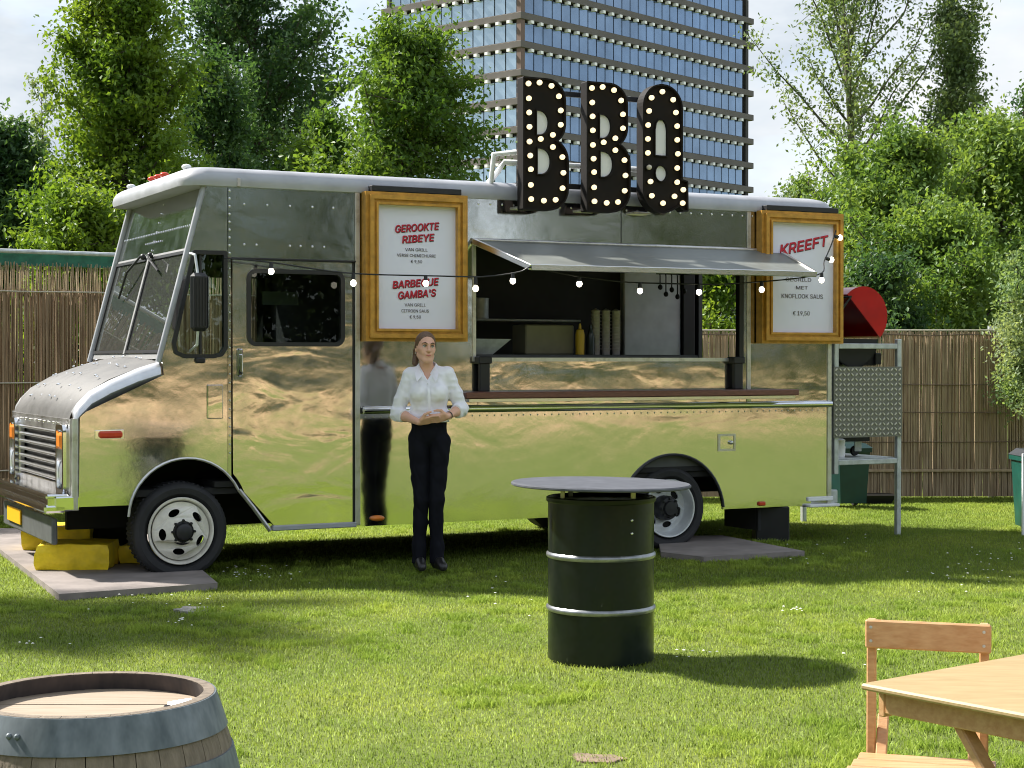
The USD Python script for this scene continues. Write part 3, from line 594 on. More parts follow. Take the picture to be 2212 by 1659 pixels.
for x0, x1 in ((1.30, 5.6),): panel('lower_side_panel', low.intersection(sbox(x0 + g, .3, x1 - g, 1.2)), ALU_LOW)
# belt rail, trims, seams
obj('belt_rail', cat(lathe([(0, 0), (.028, .006), (.028, 4.24), (0, 4.246)], 14, (1.345, -.028, 1.150), 'x')), CHROME, truck, smooth=40)
obj('belt_channel', cbox(1.34, 5.60, -.006, .02, 1.128, 1.168), BLACK, truck)
for x0, x1, z0, z1, y in ((1.296, 1.335, .31, 2.74, -.012), (4.745, 4.785, 1.17, 2.74, -.008), (5.565, 5.607, .31, 2.74, -.01)): obj('seam_trim', cbox(x0, x1, y, -.001, z0, z1, .003), ALU_MATT, truck)
obj('drip_edge', cbox(.36, 1.30, -.022, .0, 2.228, 2.242, .003), BLACK, truck)
obj('door_gap', cbox(1.279, 1.292, -.002, .03, .33, 2.235), BLACK, truck)
obj('door_sill', cbox(.66, 1.30, -.03, .03, .298, .335, .006), ALU_PAINT, truck)
# sloping trim behind the front wheel
obj('arch_trim', tube([(.415, -.006, .60), (.52, -.006, .47), (.645, -.006, .30)], .016, 6), ALU_MATT, truck, smooth=40)
obj('arch_trim', tube([(x, -.004, z) for x, z in arch(.04, .42, .412, PI - .05, .45, 20)], .010, 6), ALU_MATT, truck, smooth=40)
obj('arch_trim', tube([(x, -.004, z) for x, z in arch(4.03, .27, .49, .1, PI - .1, 24)], .012, 6), BLACK, truck, smooth=40)
# windows in the near side
def window(name, o, i, y=-.012, glass=GLASS, gasket=BLACK):
    w = obj(name, prism(frame_of(o, i), y, .036), gasket, truck); obj('pane', prism(i.buffer(.004), .010, .015), glass, w); return w
window('quarter_window', vent_o, vent_i)
window('door_window', dwin_o, dwin_i, -.016, GLASS_DARK)
obj('window_divider', cbox(.135, .150, .0, .025, 1.56, 2.25), BLACK, truck)
h = obj('door_handle', cat(cbox(.402, .442, -.030, -.005, 1.40, 1.60, .012)), CHROME, truck); obj('handle_lever', cbox(.412, .432, -.055, -.030, 1.43, 1.56, .008), CHROME, h); obj('handle_recess', cbox(.408, .436, -.034, -.028, 1.415, 1.45, .003), BLACK, h)
obj('reflector_plate', cbox(.185, .300, -.014, 0, 1.105, 1.345, .008), ALU_DOOR, truck)
sm = obj('side_marker', cbox(-.575, -.415, -.035, -.004, .985, 1.032, .012), RED_LENS, truck); obj('marker_base', cbox(-.60, -.40, -.008, 0, .978, 1.040, .003), CHROME, sm)
obj('side_marker', cat(ball((1.47, -.012, .355), (.055, .03, .022), 2)), AMBER, truck, smooth=True); obj('side_marker', cbox(4.86, 4.93, -.02, 0, .315, .35, .008), RED_LENS, truck)
fh = obj('filler_hatch', prism(frame_of(sbox(4.465, .775, 4.635, .915), sbox(4.485, .793, 4.615, .897)), -.008, 0), ALU_MATT, truck); obj('hatch_cover', cbox(4.487, 4.613, -.004, .0, .795, .895), ALU_DOOR, fh); obj('hatch_knob', ball((4.585, -.016, .845), .017), CHROME, fh, smooth=True)
riv = [(x, 0, 1.098) for x in np.arange(1.38, 5.55, .062)] + [(.352, 0, z) for z in np.arange(.86, 2.2, .062)]
obj('rivets', studs(riv, .0075, 6), ALU_MATT, truck, kind='stuff')
riv = [(.352, 0, z) for z in np.arange(2.27, 2.74, .055)] + [(x, 0, z) for x in (.46, .63, .80, .97, 1.13) for z in (2.62,)] + [(x, 0, 2.335) for x in (.46, .55, .80, .88, .97, 1.06)] + [(x, 0, 2.70) for x in np.arange(1.4, 5.5, .10)]
obj('rivets', studs(riv, .010, 6), TRIM, truck, kind='stuff')

# far side, floor, ceiling, ends
far = Polygon([(-.69, .52), (-.69, 1.13), (-.12, 1.415), (.19, 2.745), (5.6, 2.75), (5.6, .30), (.66, .30), (.45, .60), (.3, .78), (.04, .83), (-.2, .75), (-.37, .52)]).difference(sbox(.42, .75, 1.24, 2.2)).difference(vent_i).difference(rear_cut)
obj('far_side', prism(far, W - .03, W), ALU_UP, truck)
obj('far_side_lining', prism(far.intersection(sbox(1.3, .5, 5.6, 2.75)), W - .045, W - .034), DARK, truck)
fw = obj('quarter_window', prism(frame_of(vent_o, vent_i), W - .036, W + .012), BLACK, truck); obj('pane', prism(vent_i.buffer(.004), W - .016, W - .011), GLASS, fw)
obj('floor', cbox(.25, 5.6, .032, W - .05, .62, .66), UNDER, truck)
obj('ceiling', cbox(.36, 5.58, .034, W - .05, 2.69, 2.72), INNER, truck)
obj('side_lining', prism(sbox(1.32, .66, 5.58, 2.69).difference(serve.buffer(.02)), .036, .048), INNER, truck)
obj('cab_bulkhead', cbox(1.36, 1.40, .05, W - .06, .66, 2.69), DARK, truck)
obj('rear_frame', cat(cbox(5.56, 5.60, .036, .14, .30, 2.74), cbox(5.56, 5.60, W - .14, W - .05, .30, 2.74), cbox(5.56, 5.60, .14, W - .14, 2.52, 2.74), cbox(5.56, 5.60, .14, W - .14, .30, .70)), INNER, truck)
obj('chassis', cat(cbox(-.60, 5.5, .55, .72, .40, .60), cbox(-.60, 5.5, 1.38, 1.55, .40, .60), cbox(-.6, 5.5, .05, W - .05, .57, .615), cbox(.1, 1.2, .75, 1.4, .28, .5), lathe([(.055, .15), (.055, W - .15)], 12, (RW, 0, .34), 'y').apply_transform(trimesh.transformations.reflection_matrix([0, 0, 0], [0, 1, 0])), cbox(-.06, .06, .2, W - .2, .26, .36), cbox(1.6, 3.1, .5, 1.6, .34, .58, .03)), UNDER, truck)
obj('wheel_housing', cat(cbox(-.68, .68, .50, .56, .32, .95), cbox(-.62, .66, .034, .5, .86, .90)), UNDER, truck)
obj('wheel_housing', cat(cbox(3.45, 4.6, .55, .60, .32, .85), cbox(3.45, 4.6, .034, .56, .80, .84)), UNDER, truck)
obj('mud_flap', cbox(4.92, 4.95, .08, .58, .10, .34), RUBBER, truck)
# roof with rounded edges and a front lip
def ring(x0, x1, y0, y1, r, z, crown=0.0):
    P = np.array(sbox(x0 + r, y0 + r, x1 - r, y1 - r).buffer(r, quad_segs=6).exterior.coords)[:-1]
    return np.column_stack([P, np.full(len(P), z)])
R0 = (.02, 5.66, -.02, W + .02)
rings = [ring(R0[0] + i, R0[1] - i, R0[2] + i, R0[3] - i, max(.03, .16 - i * .3), z) for i, z in ((.05, 2.732), (.0, 2.738), (-.006, 2.77), (.0, 2.805), (.02, 2.838), (.055, 2.862), (.11, 2.878), (.22, 2.888), (.6, 2.905))]
obj('roof', loft(rings), ALU_PAINT, truck, smooth=50)
obj('roof_joint', cbox(.40, .425, -.030, -.02, 2.74, 2.80, .002), ALU_MATT, truck)
for k, (y, m) in enumerate(((.30, 'c'), (.88, 'a'), (1.05, 'a'), (1.22, 'a'), (1.85, 'c'))):
    obj('roof_lamp', ball((.13, y, 2.895), (.035, .035, .022)), RED_LENS if m == 'a' else WHITE_PL, truck, smooth=True)
# awning flap over the serving hatch
aw = np.array([(2.25, -.01, 2.415), (5.05, -.01, 2.415), (4.92, -.70, 2.195), (2.36, -.74, 2.185)])
fl_ = loft([aw - [0, 0, .006], aw + [0, 0, .006]]); awn = obj('awning_flap', fl_, mat('awning_aluminium', (0.22, 0.235, 0.22), .45, .35, .12, 5, bump=.001, bscale=14, rvar=.06), truck)
obj('flap_edge', cat(beam(aw[3], aw[2], .02, .045, .004), beam(aw[0], aw[3], .02, .045, .004), beam(aw[1], aw[2], .02, .045, .004)), TRIM, awn)
obj('flap_hinge', cat(lathe([(0, 0), (.014, 0), (.014, 2.82), (0, 2.82)], 10, (2.24, -.012, 2.425), 'x')), ALU_MATT, awn, smooth=40)
obj('hatch_frame', prism(frame_of(serve.buffer(.022, join_style=2), serve.buffer(-.006)), -.008, .05), ALU_MATT, truck)
obj('hatch_post', cbox(4.655, 4.70, -.03, .03, 1.54, 2.39, .004), BLACK, truck)
# counter shelf and brackets
obj('counter', cbox(2.07, 5.08, -.27, -.035, 1.232, 1.280, .006), BROWN, truck)
obj('counter_edge', cat(cbox(2.10, 5.05, -.255, -.03, 1.205, 1.231, .002)), TRIM, truck)
for s in (2.32, 4.62): obj('counter_bracket', cat(cbox(s - .042, s + .042, -.075, -.034, 1.281, 1.52, .006), cbox(s - .055, s + .055, -.085, .02, 1.49, 1.545, .006)), BLACK, truck)
# inside the galley
obj('work_counter', cbox(2.20, 4.35, .12, .75, 1.50, 1.56, .006), INNER, truck); obj('counter_body', cbox(2.22, 4.30, .16, .73, .66, 1.498), DARK, truck)
obj('steel_basin', loft([np.array([(2.30, .16, 1.562), (2.50, .16, 1.562), (2.50, .5, 1.562), (2.30, .5, 1.562)]), np.array([(2.22, .08, 1.68), (2.62, .08, 1.68), (2.62, .58, 1.68), (2.22, .58, 1.68)])]), GALV, truck)
obj('grey_door', cbox(4.74, 5.36, 1.96, 2.04, .68, 2.45, .01), GREY_PANEL, truck)
obj('corner_post', cbox(5.37, 5.50, 1.93, 2.05, .66, 2.69, .004), BLACK, truck)
# cab front: raked screens, visor panel, pillars
def rake(t, z, o=0.0):
    x = -.135 + (z - 1.52) / (2.745 - 1.52) * .325; return (x - o * .966, t, z + o * .26)
def sheet(t0, t1, z0, z1, th=.02, o=0.0):
    q = np.array([rake(t0, z0, o), rake(t1, z0, o), rake(t1, z1, o), rake(t0, z1, o)]); return loft([q + [.0, 0, 0], q + [th, 0, 0]])
def screen_frame(t0, t1, z0, z1, w, o, th=.03): return cat(sheet(t0, t1, z0, z0 + w, th, o), sheet(t0, t1, z1 - w, z1, th, o), sheet(t0, t0 + w, z0 + w, z1 - w, th, o), sheet(t1 - w, t1, z0 + w, z1 - w, th, o))
obj('visor_panel', sheet(.045, W - .045, 2.305, 2.735, .02), ALU_UP, truck)
for t0, t1 in ((.06, 1.035), (1.065, W - .06)):
    w = obj('windscreen', screen_frame(t0, t1, 1.565, 2.285, .022, .010), BLACK, truck); obj('pane', sheet(t0 + .02, t1 - .02, 1.585, 2.265, .005, .0), GLASS_DUSTY, w)
obj('windscreen_surround', cat(screen_frame(.03, W - .03, 1.525, 2.305, .038, .0, .025), sheet(1.03, 1.07, 1.56, 2.27, .03, .014)), mat('screen_surround', (0.34, 0.34, 0.34), .5, .5, .1, 9), truck)
for t in (.028, W - .028): obj('pillar_trim', tube([rake(t, z, .010) for z in np.linspace(1.50, 2.735, 8)], .024, 8), ALU_PAINT, truck, smooth=50)
riv = [rake(t, 2.47, .004) for t in np.arange(.12, W - .1, .048)] + [rake(1.05, z, .004) for z in np.arange(2.34, 2.72, .07)] + [rake(t, 2.40, .004) for t in np.arange(.85, 1.3, .06)] + [rake(.11, z, .004) for z in (2.34, 2.40)]
obj('rivets', studs(riv, .0085, 6, (-.966, 0, .26)), TRIM, truck, kind='stuff')
for t, dt, dz in ((.95, -.34, -.13), (1.15, .42, -.30)):
    wp = obj('wiper', tube([rake(t, 2.29, .05), rake(t + dt * .5, 2.29 + dz * .4, .07), rake(t + dt, 2.29 + dz, .03)], .009, 6), BLACK, truck, smooth=40); obj('wiper_hub', ball(rake(t, 2.29, .03), .024), BLACK, wp, smooth=True)
mr = obj('wing_mirror', cbox(.0, .125, -.26, -.20, 1.715, 2.115, .025), BLACK, truck); obj('mirror_arm', cat(tube([(.06, -.03, 2.26), (.05, -.18, 2.24), (.055, -.23, 2.10)], .010, 6), tube([(.06, -.02, 1.58), (.055, -.2, 1.62), (.055, -.23, 1.73)], .010, 6)), GALV, mr); obj('mirror_glass', cbox(.124, .128, -.25, -.21, 1.74, 2.09), CHROME, mr)
for k in range(5): obj('mirror_rib', cbox(.012 + .022 * k, .020 + .022 * k, -.265, -.259, 1.75, 2.08), BLACK, mr)
obj('mirror_bracket', cbox(.10, .17, -.03, .0, 1.495, 1.535, .01), BLACK, truck)
# hood, fender trim, nose
prof = [(-.13, 1.525), (-.30, 1.475), (-.48, 1.405), (-.62, 1.325), (-.70, 1.245), (-.745, 1.16), (-.762, 1.10)]
V = []
for t in np.linspace(.085, W - .085, 9):
    c = .035 * (1 - ((t - W / 2) / (W / 2 - .085)) ** 2)
    V.append([(x, t, z - .02 + c * (1 if i < 6 else .2)) for i, (x, z) in enumerate(prof)])
V = np.array(V); n0, n1 = V.shape[:2]; F = []
for i in range(n0 - 1):
    for j in range(n1 - 1):
        a, b = i * n1 + j, (i + 1) * n1 + j; F += [(a, a + 1, b + 1), (a, b + 1, b)]
obj('hood', trimesh.Trimesh(V.reshape(-1, 3), np.array(F), process=False), mat('hood_aluminium', (0.10, 0.097, 0.094), 0.55, 0.2, 0.10, 7.0, bump=0.001, bscale=20, rvar=.06), truck, smooth=50)
for t, sg in ((.03, 1), (W - .03, -1)):
    rr = []
    for x, z in [(-.14, 1.475), (-.30, 1.425), (-.48, 1.350), (-.62, 1.275), (-.70, 1.195), (-.735, 1.14)]:
        a = np.linspace(0, PI * .62, 7); cy_, cz = t + sg * .055, z - .055
        ri = [(x, cy_ - sg * .085 * math.cos(q), cz + .085 * math.sin(q)) for q in a] + [(x + .02, t + sg * .06, z - .10)]
        rr.append(np.array(ri if sg > 0 else ri[::-1]))
    obj('fender_trim', loft(rr[::-1]), mat('fender_silver', (0.66, 0.67, 0.70), 0.3, .6, .06, 14, bump=.0006, bscale=25) if sg > 0 else lk('fender_silver'), truck, smooth=50)
riv = []
for t in np.linspace(.3, W - .25, 9):
    for i, (x, z) in enumerate(prof[:5]):
        c = .035 * (1 - ((t - W / 2) / (W / 2 - .085)) ** 2); riv.append((x + .03 * math.sin(t * 9 + i), t, z - .018 + c))
obj('rivets', studs(riv, .013, 6, (-.4, 0, .9)), TRIM, truck, kind='stuff')
gx = -.76
obj('nose_panel', cat(prism_yz(sbox(.035, .50, W - .035, 1.115).difference(sbox(.36, .655, W - .36, 1.03)).difference(sbox(.09, .60, .33, 1.075)).difference(sbox(W - .33, .60, W - .09, 1.075)), gx, gx + .03), cbox(gx + .03, -.70, .03, .05, .5, 1.12), cbox(gx + .03, -.70, W - .05, W - .03, .5, 1.12)), ALU_MATT, truck)
obj('nose_corner', tube([(gx + .03, .022, z) for z in (.50, .8, 1.12)], .028, 8), ALU_MATT, truck, smooth=50); obj('nose_corner', tube([(gx + .03, W - .022, z) for z in (.50, .8, 1.12)], .028, 8), ALU_MATT, truck, smooth=50)
obj('nose_rivets', studs([(gx - .001, t, 1.075) for t in np.linspace(.4, W - .4, 9)], .011, 6, (-1, 0, 0)), TRIM, truck, kind='stuff')
gl_ = obj('grille', cbox(gx + .05, gx + .07, .34, W - .34, .64, 1.045), BLACK, truck)
for k in range(7): obj('slat', cbox(gx - .012, gx + .045, .36, W - .36, .675 + .055 * k, .697 + .055 * k, .008), TRIM, gl_)
for t0, t1 in ((.09, .33), (W - .33, W - .09)):
    bz = obj('headlight', prism_yz(frame_of(rrect(t0, t1, .60, 1.075, .05), rrect(t0 + .035, t1 - .035, .635, 1.04, .03)), gx - .035, gx + .02), CHROME, truck)
    obj('bezel_back', cbox(gx + .015, gx + .025, t0 + .02, t1 - .02, .62, 1.06), ALU_MATT, bz)
    obj('lens', ball((gx - .002, (t0 + t1) / 2, .74), (.03, .085, .085)), LENS, bz, smooth=True)
    obj('turn_signal', cbox(gx - .045, gx + .01, t0 + .055, t1 - .055, .905, 1.02, .02), AMBER, bz)
# bumper, plate
bz = obj('bumper', cat(cbox(-.925, -.77, .02, 1.86, .575, .61, .012), cbox(-.94, -.79, .0, 1.88, .485, .54, .015), cbox(-.915, -.81, .01, 1.87, .525, .585), cbox(-.87, -.70, .0, .03, .495, .595, .01)), CHROME, truck)
obj('bumper_valance', cbox(-.87, -.83, .10, 1.84, .26, .44, .01), mat('dull_grey', (0.09, 0.095, 0.10), .6, .2, .2, 9), truck)
obj('number_plate', cbox(-.885, -.872, 1.12, 1.62, .31, .42, .004), mat('plate_yellow', (0.80, 0.42, 0.01), .45), truck)
obj('rear_step', cat(cbox(5.35, 5.66, -.06, .25, .285, .31, .006), cbox(5.36, 5.62, -.02, .25, .335, .37, .006), cbox(5.40, 5.60, .0, .2, .31, .335)), WHITE_PL, truck)
obj('rear_bumper', cbox(5.60, 5.70, .02, W - .02, .30, .42, .01), GALV, truck)

# wheels
def wheel(x, y0, deep, rimmat):
    """outer face at y0, looking along -y"""
    R = .338; c = (x, y0, R - .012)
    ty = lathe([(.235, -.02), (.262, .012), (.30, .018), (.322, .006), (.334, -.015), (R, -.05), (R, -.16), (.325, -.2), (.26, -.21), (.235, -.19)], 56, c, 'y')
    w = obj('wheel', ty, RUBBER, truck, smooth=35)
    tread = [beam((x + (R + .001) * math.cos(a), y0 + .04, c[2] + (R + .001) * math.sin(a)), (x + (R + .001) * math.cos(a + .05), y0 + .17, c[2] + (R + .001) * math.sin(a + .05)), .018, .010, .002, (math.cos(a), 0, math.sin(a))) for a in np.arange(0, 2 * PI, .105)]
    obj('tread', cat(tread), RUBBER, w, kind='stuff')
    rp = [(.236, .008), (.232, .016), (.222, .014), (.214, .0), (.206, -.035), (.198, -.05 if not deep else -.09)]
    obj('rim', lathe(rp, 56, c, 'y'), rimmat, w, smooth=35)
    zz = .03 if not deep else -.085
    disc = Point(0, 0).buffer(.203, quad_segs=14).difference(Point(0, 0).buffer(.075))
    for k in range(5 if not deep else 6):
        a = .75 + k * 2 * PI / (5 if not deep else 6); e = affinity.rotate(affinity.scale(Point(0, 0).buffer(1, quad_segs=5), .024, .042), math.degrees(a), origin=(0, 0)); disc = disc.difference(affinity.translate(e, .142 * math.cos(a), .142 * math.sin(a)))
    dm = trimesh.creation.extrude_polygon(disc, .012, engine='earcut'); dm = dm.subdivide().subdivide() if False else dm
    v = dm.vertices.copy(); rad = np.hypot(v[:, 0], v[:, 1]); bow = np.interp(rad, [.075, .10, .16, .203], [.045, .040, .012, -.045] if not deep else [-.05, -.02, .0, -.004])
    dm = trimesh.Trimesh(np.column_stack([v[:, 0] + c[0], c[1] - (zz - .012 + v[:, 2] + bow * .75), v[:, 1] + c[2]]), dm.faces[:, ::1], process=False); dm.fix_normals()
    obj('rim_disc', dm, rimmat, w)
    obj('wheel_back', lathe([(0, -.11), (.2, -.11)], 30, c, 'y'), UNDER, w)
    hb = obj('hub', lathe([(.092, .0), (.095, .045), (.075, .058), (.06, .06), (.055, .095), (.04, .105), (0, .107)] if not deep else [(.10, -.1), (.098, -.02), (.085, .0), (.06, .005), (.055, .03), (0, .034)], 28, c, 'y'), BLACK, w, smooth=35)
    for k in range(8):
        a = k * PI / 4; obj('wheel_nut', lathe([(.011, .04 if not deep else -.02), (.010, .075 if not deep else .02), (0, .077 if not deep else .022)], 6, (x + .078 * math.cos(a), y0, c[2] + .078 * math.sin(a)), 'y'), GRILL_BLACK, hb)
for x, y, d, m in ((0, .012, False, RIM), (RW, .03, True, RIM_REAR)): wheel(x, y, d, m)
for x in (0, RW): obj('far_wheel', lathe([(0, -.2), (.26, -.2), (.338, -.16), (.338, 0), (.26, .02), (0, .02)], 40, (x, W - .2, .326), 'y'), RUBBER, truck, smooth=35)
# ------------------------------------------------------------------ things hung on the truck (each built in the truck's axes)
def on_truck(name, label, category, s, t, z, group=None): return thing(name, label, category, tw_(s, t, z), TH, group)
def flat_text(text, height, width=None, bold=True, slant=0.0, tilt=0.0, depth=.002):
    m = meshkit.text_mesh(text, height, depth, bold); b = m.bounds; w = b[1][0] - b[0][0]; v = m.vertices.copy(); v[:, 0] -= (b[0][0] + b[1][0]) / 2
    if width: v[:, 0] *= width / w
    v[:, 1] += v[:, 0] * math.tan(tilt); v[:, 0] += v[:, 1] * slant
    return trimesh.Trimesh(np.column_stack([v[:, 0], -v[:, 2], v[:, 1]]), m.faces, process=False)
def mv(m, *d): m = m.copy(); m.apply_translation(d); return m

def menu_board(label, s0, s1, z0, z1, lines, bar):
    w, h_ = s1 - s0, z1 - z0; t = on_truck('menu_board', label, 'menu board', s0, -.075, z0)
    steps = [(0, .025, .0), (.025, .055, -.03), (.055, .075, -.012), (.075, .092, -.026)]
    for k, (a, b, y) in enumerate(steps):
        P = frame_of(sbox(a, a, w - a, h_ - a), sbox(b, b, w - b, h_ - b)); obj('frame_moulding', prism(P, y - .02, .06), GOLD, t)
    obj('sheet', cbox(.085, w - .085, .0, .01, .085, h_ - .085), PAPER, t)
    obj('case', cbox(.012, w - .012, .03, .066, .012, h_ - .012), BLACK, t)
    obj('top_bar', cbox(.05, w - .05, -.02, .06, h_ + .002, h_ + .045, .004), BLACK, t)
    for (txt, hh, ww, x, z, big, tilt) in lines:
        if big: obj('red_word', mv(flat_text(txt, hh, ww, True, .12, tilt, .0015), x, -.0035, z), INK_RED, t); obj('word_shadow', mv(flat_text(txt, hh, ww, True, .12, tilt, .001), x + .005, -.0012, z - .005), INK_DARK, t)
        else: obj('small_text', mv(flat_text(txt, hh, ww, False, .0, 0, .001), x, -.0015, z), INK_DARK, t)
# in the photograph the small print is too blurred to read: the lines below follow its lengths
menu_board('gilt framed menu board with two red headings, behind the woman', 1.345, 2.165, 1.655, 2.745,
    [('GEROOKTE', .052, .345, .41, .815, True, .10), ('RIBEYE', .052, .25, .42, .735, True, .10), ('VAN GRILL', .022, .18, .41, .665, False, 0), ('VERSE CHIMICHURRI', .022, .31, .41, .622, False, 0), ('€ 9,50', .022, .09, .41, .578, False, 0),
     ('BARBECUE', .052, .36, .40, .405, True, .09), ("GAMBA'S", .052, .30, .41, .325, True, .09), ('VAN GRILL', .022, .17, .40, .258, False, 0), ('CITROEN SAUS', .022, .22, .40, .214, False, 0), ('€ 9,50', .022, .09, .40, .170, False, 0)], True)
menu_board('gilt framed menu board headed by one red word, at the rear corner of the truck', 4.83, 5.66, 1.655, 2.745,
    [('KREEFT', .085, .47, .43, .775, True, .20), ('GEGRILD', .030, .26, .38, .515, False, 0), ('MET', .028, .12, .415, .450, False, 0), ('KNOFLOOK SAUS', .036, .42, .42, .375, False, 0), ('€ 19,50', .034, .17, .41, .235, False, 0)], True)

# marquee letters
def marquee(label, s, t, z, shape, holes, bulbs, dead=()):
    L = on_truck('marquee_letter', label, 'sign letter', s, t, z); D = .075
    obj('letter_box', prism(shape.buffer(.012).difference(shape), -.02, D), SIGN_BLACK, L)
    obj('letter_face', prism(shape.buffer(.001).difference(shapely.union_all(holes)), .012, D - .01), SIGN_BLACK, L)
    for hpoly in holes:
        obj('inner_panel', prism(hpoly.buffer(-.004), .018, .03), SIGN_WHITE, L)
        obj('inner_rim', prism(hpoly.buffer(.008).difference(hpoly), -.005, .012), SIGN_BLACK, L)
    for k, (x, zz) in enumerate(bulbs):
        b = obj('bulb', ball((x, -.020, zz), (.0205, .025, .0205), 2), BULB_OFF if k in dead else BULB_ON, L, smooth=True); obj('socket', lathe([(.0, .0), (.021, .0), (.019, .012), (.012, .014)], 10, (x, .012, zz), 'y'), GRILL_BLACK, b)
    return L
def half_d(x0, x1, z0, z1):
    a = np.linspace(-PI / 2, PI / 2, 20); zc, hz = (z0 + z1) / 2, (z1 - z0) / 2
    return Polygon([(x0, z0)] + [(x0 + (x1 - x0) * math.cos(q) ** .7, zc + hz * math.copysign(abs(math.sin(q)) ** .9, q)) for q in a[1:-1]] + [(x0, z1)])
def dshape(x0, x1, z0, z1, r): return sbox(x0, z0, x1 - r, z1).union(rrect(x0, x1, z0, z1, r, 8))
letter_b = dshape(0, .345, .498, .975, .15).union(dshape(0, .37, 0, .53, .16)).difference(Polygon([(.315, .535), (.45, .61), (.45, .45)]))
b_holes = [half_d(.115, .218, .56, .745), half_d(.122, .236, .262, .460)]
b_bulbs = [(0.034, 0.935), (0.128, 0.949), (0.23, 0.932), (0.294, 0.857), (0.31, 0.751), (0.31, 0.643), (0.242, 0.562), (0.138, 0.525), (0.043, 0.5), (0.037, 0.824), (0.04, 0.718), (0.042, 0.611), (0.049, 0.395), (0.054, 0.292), (0.054, 0.175), (0.057, 0.068), (0.165, 0.061), (0.266, 0.072), (0.326, 0.162), (0.333, 0.28), (0.324, 0.398), (0.242, 0.47)]
letter_q = rrect(0, .345, 0, .985, .17, 10).union(Polygon([(.26, .02), (.315, .26), (.395, .24), (.40, .02), (.37, .02), (.33, .06)]))
q_holes = [dshape(.115, .225, .44, .72, .054).union(rrect(.115, .225, .44, .72, .05)), affinity.scale(Point(.17, .30).buffer(1, quad_segs=8), .054, .062)]
q_holes[0] = Polygon([(.115, .44), (.225, .44), (.225, .64), (.215, .69), (.19, .72), (.15, .72), (.125, .69), (.115, .64)])
q_bulbs = [(0.166, 0.937), (0.067, 0.883), (0.266, 0.881), (0.045, 0.778), (0.291, 0.782), (0.036, 0.668), (0.303, 0.676), (0.034, 0.56), (0.304, 0.568), (0.034, 0.451), (0.31, 0.459), (0.045, 0.339), (0.304, 0.347), (0.058, 0.229), (0.304, 0.235), (0.07, 0.119), (0.361, 0.179), (0.279, 0.123), (0.173, 0.065), (0.355, 0.073)]
marquee('lit black marquee letter B, first of the word BBQ on the truck roof', 2.578, -.20, 2.662, letter_b, b_holes, b_bulbs)
marquee('lit black marquee letter B in the middle of the word on the roof', 3.126, -.20, 2.668, letter_b, b_holes, b_bulbs)
marquee('lit black marquee letter Q with one dead bulb, last of the word on the roof', 3.628, -.20, 2.683, letter_q, q_holes, q_bulbs, (11,))
lf = on_truck('sign_bracket', 'pale metal pipes and black rails holding the marquee letters on the roof', 'bracket', 2.4, 0, 2.86)
obj('pipe', tube([(.12, .35, .0), (.12, .12, .10), (.12, .0, .165), (.35, -.02, .165), (1.3, -.02, .165)], .022, 8), WHITE_PL, lf, smooth=50); obj('pipe', tube([(.02, .3, .0), (.03, .05, .0), (.03, -.0, .22), (.2, -.04, .24)], .022, 8), WHITE_PL, lf, smooth=50)
for z in (.0, .71): obj('rail', cbox(.20, 1.40, -.062, -.035, z - .02, z + .02, .003), BLACK, lf)
for s in (.28, .84, 1.32): obj('foot', cbox(s - .03, s + .03, -.10, .3, -.0, .02), BLACK, lf)
for s in (.3, .85, 1.33): obj('strap', cbox(s - .10, s + .06, -.068, .04, -.19, -.172, .003), ALU_MATT, lf)

# string of bulbs
sl = on_truck('string_lights', 'string of small lit bulbs strung along the truck side and the awning corners', 'string lights', 0, 0, 0)
B = [(.62, -.18, 2.14), (1.19, -.18, 2.07), (1.70, -.38, 2.075), (2.06, -.50, 2.035), (2.30, -.62, 2.095), (2.80, -.55, 2.085), (3.36, -.55, 2.04), (3.92, -.55, 2.04), (4.45, -.52, 2.07), (4.95, -.63, 2.155), (5.24, -.40, 2.30), (5.50, -.16, 2.50)]
cab_pts = [(.30, -.05, 2.23), (.62, -.18, 2.20), (1.19, -.18, 2.14), (1.70, -.38, 2.125), (2.06, -.50, 2.12), (2.30, -.70, 2.155), (2.36, -.745, 2.185), (2.80, -.60, 2.14), (3.36, -.58, 2.10), (3.92, -.58, 2.10), (4.45, -.58, 2.13), (4.93, -.70, 2.19), (5.20, -.44, 2.325), (5.47, -.20, 2.515), (5.62, -.06, 2.66)]
from scipy.interpolate import PchipInterpolator
ts = np.arange(len(cab_pts)); cp = np.array(cab_pts); tt = np.linspace(0, len(cp) - 1, 90); sp = PchipInterpolator(ts, cp)(tt)
obj('cable', tube(sp, .006, 6), BLACK, sl, smooth=60)
for b in B:
    j = int(np.argmin(np.linalg.norm(sp[:, :2] - np.array(b[:2]), axis=1))); top = sp[j]; c = np.array([top[0], top[1], min(b[2], top[2] - .055)])
    if b[0] > 5.1: c = np.array([top[0] + .06, top[1], top[2] - .01])
    bb = obj('bulb', ball(c, (.022, .022, .025), 2), BULB_STRING, sl, smooth=True); obj('socket', tube([top, top * .35 + c * .65], [.013, .016], 8), BLACK, bb, smooth=50)

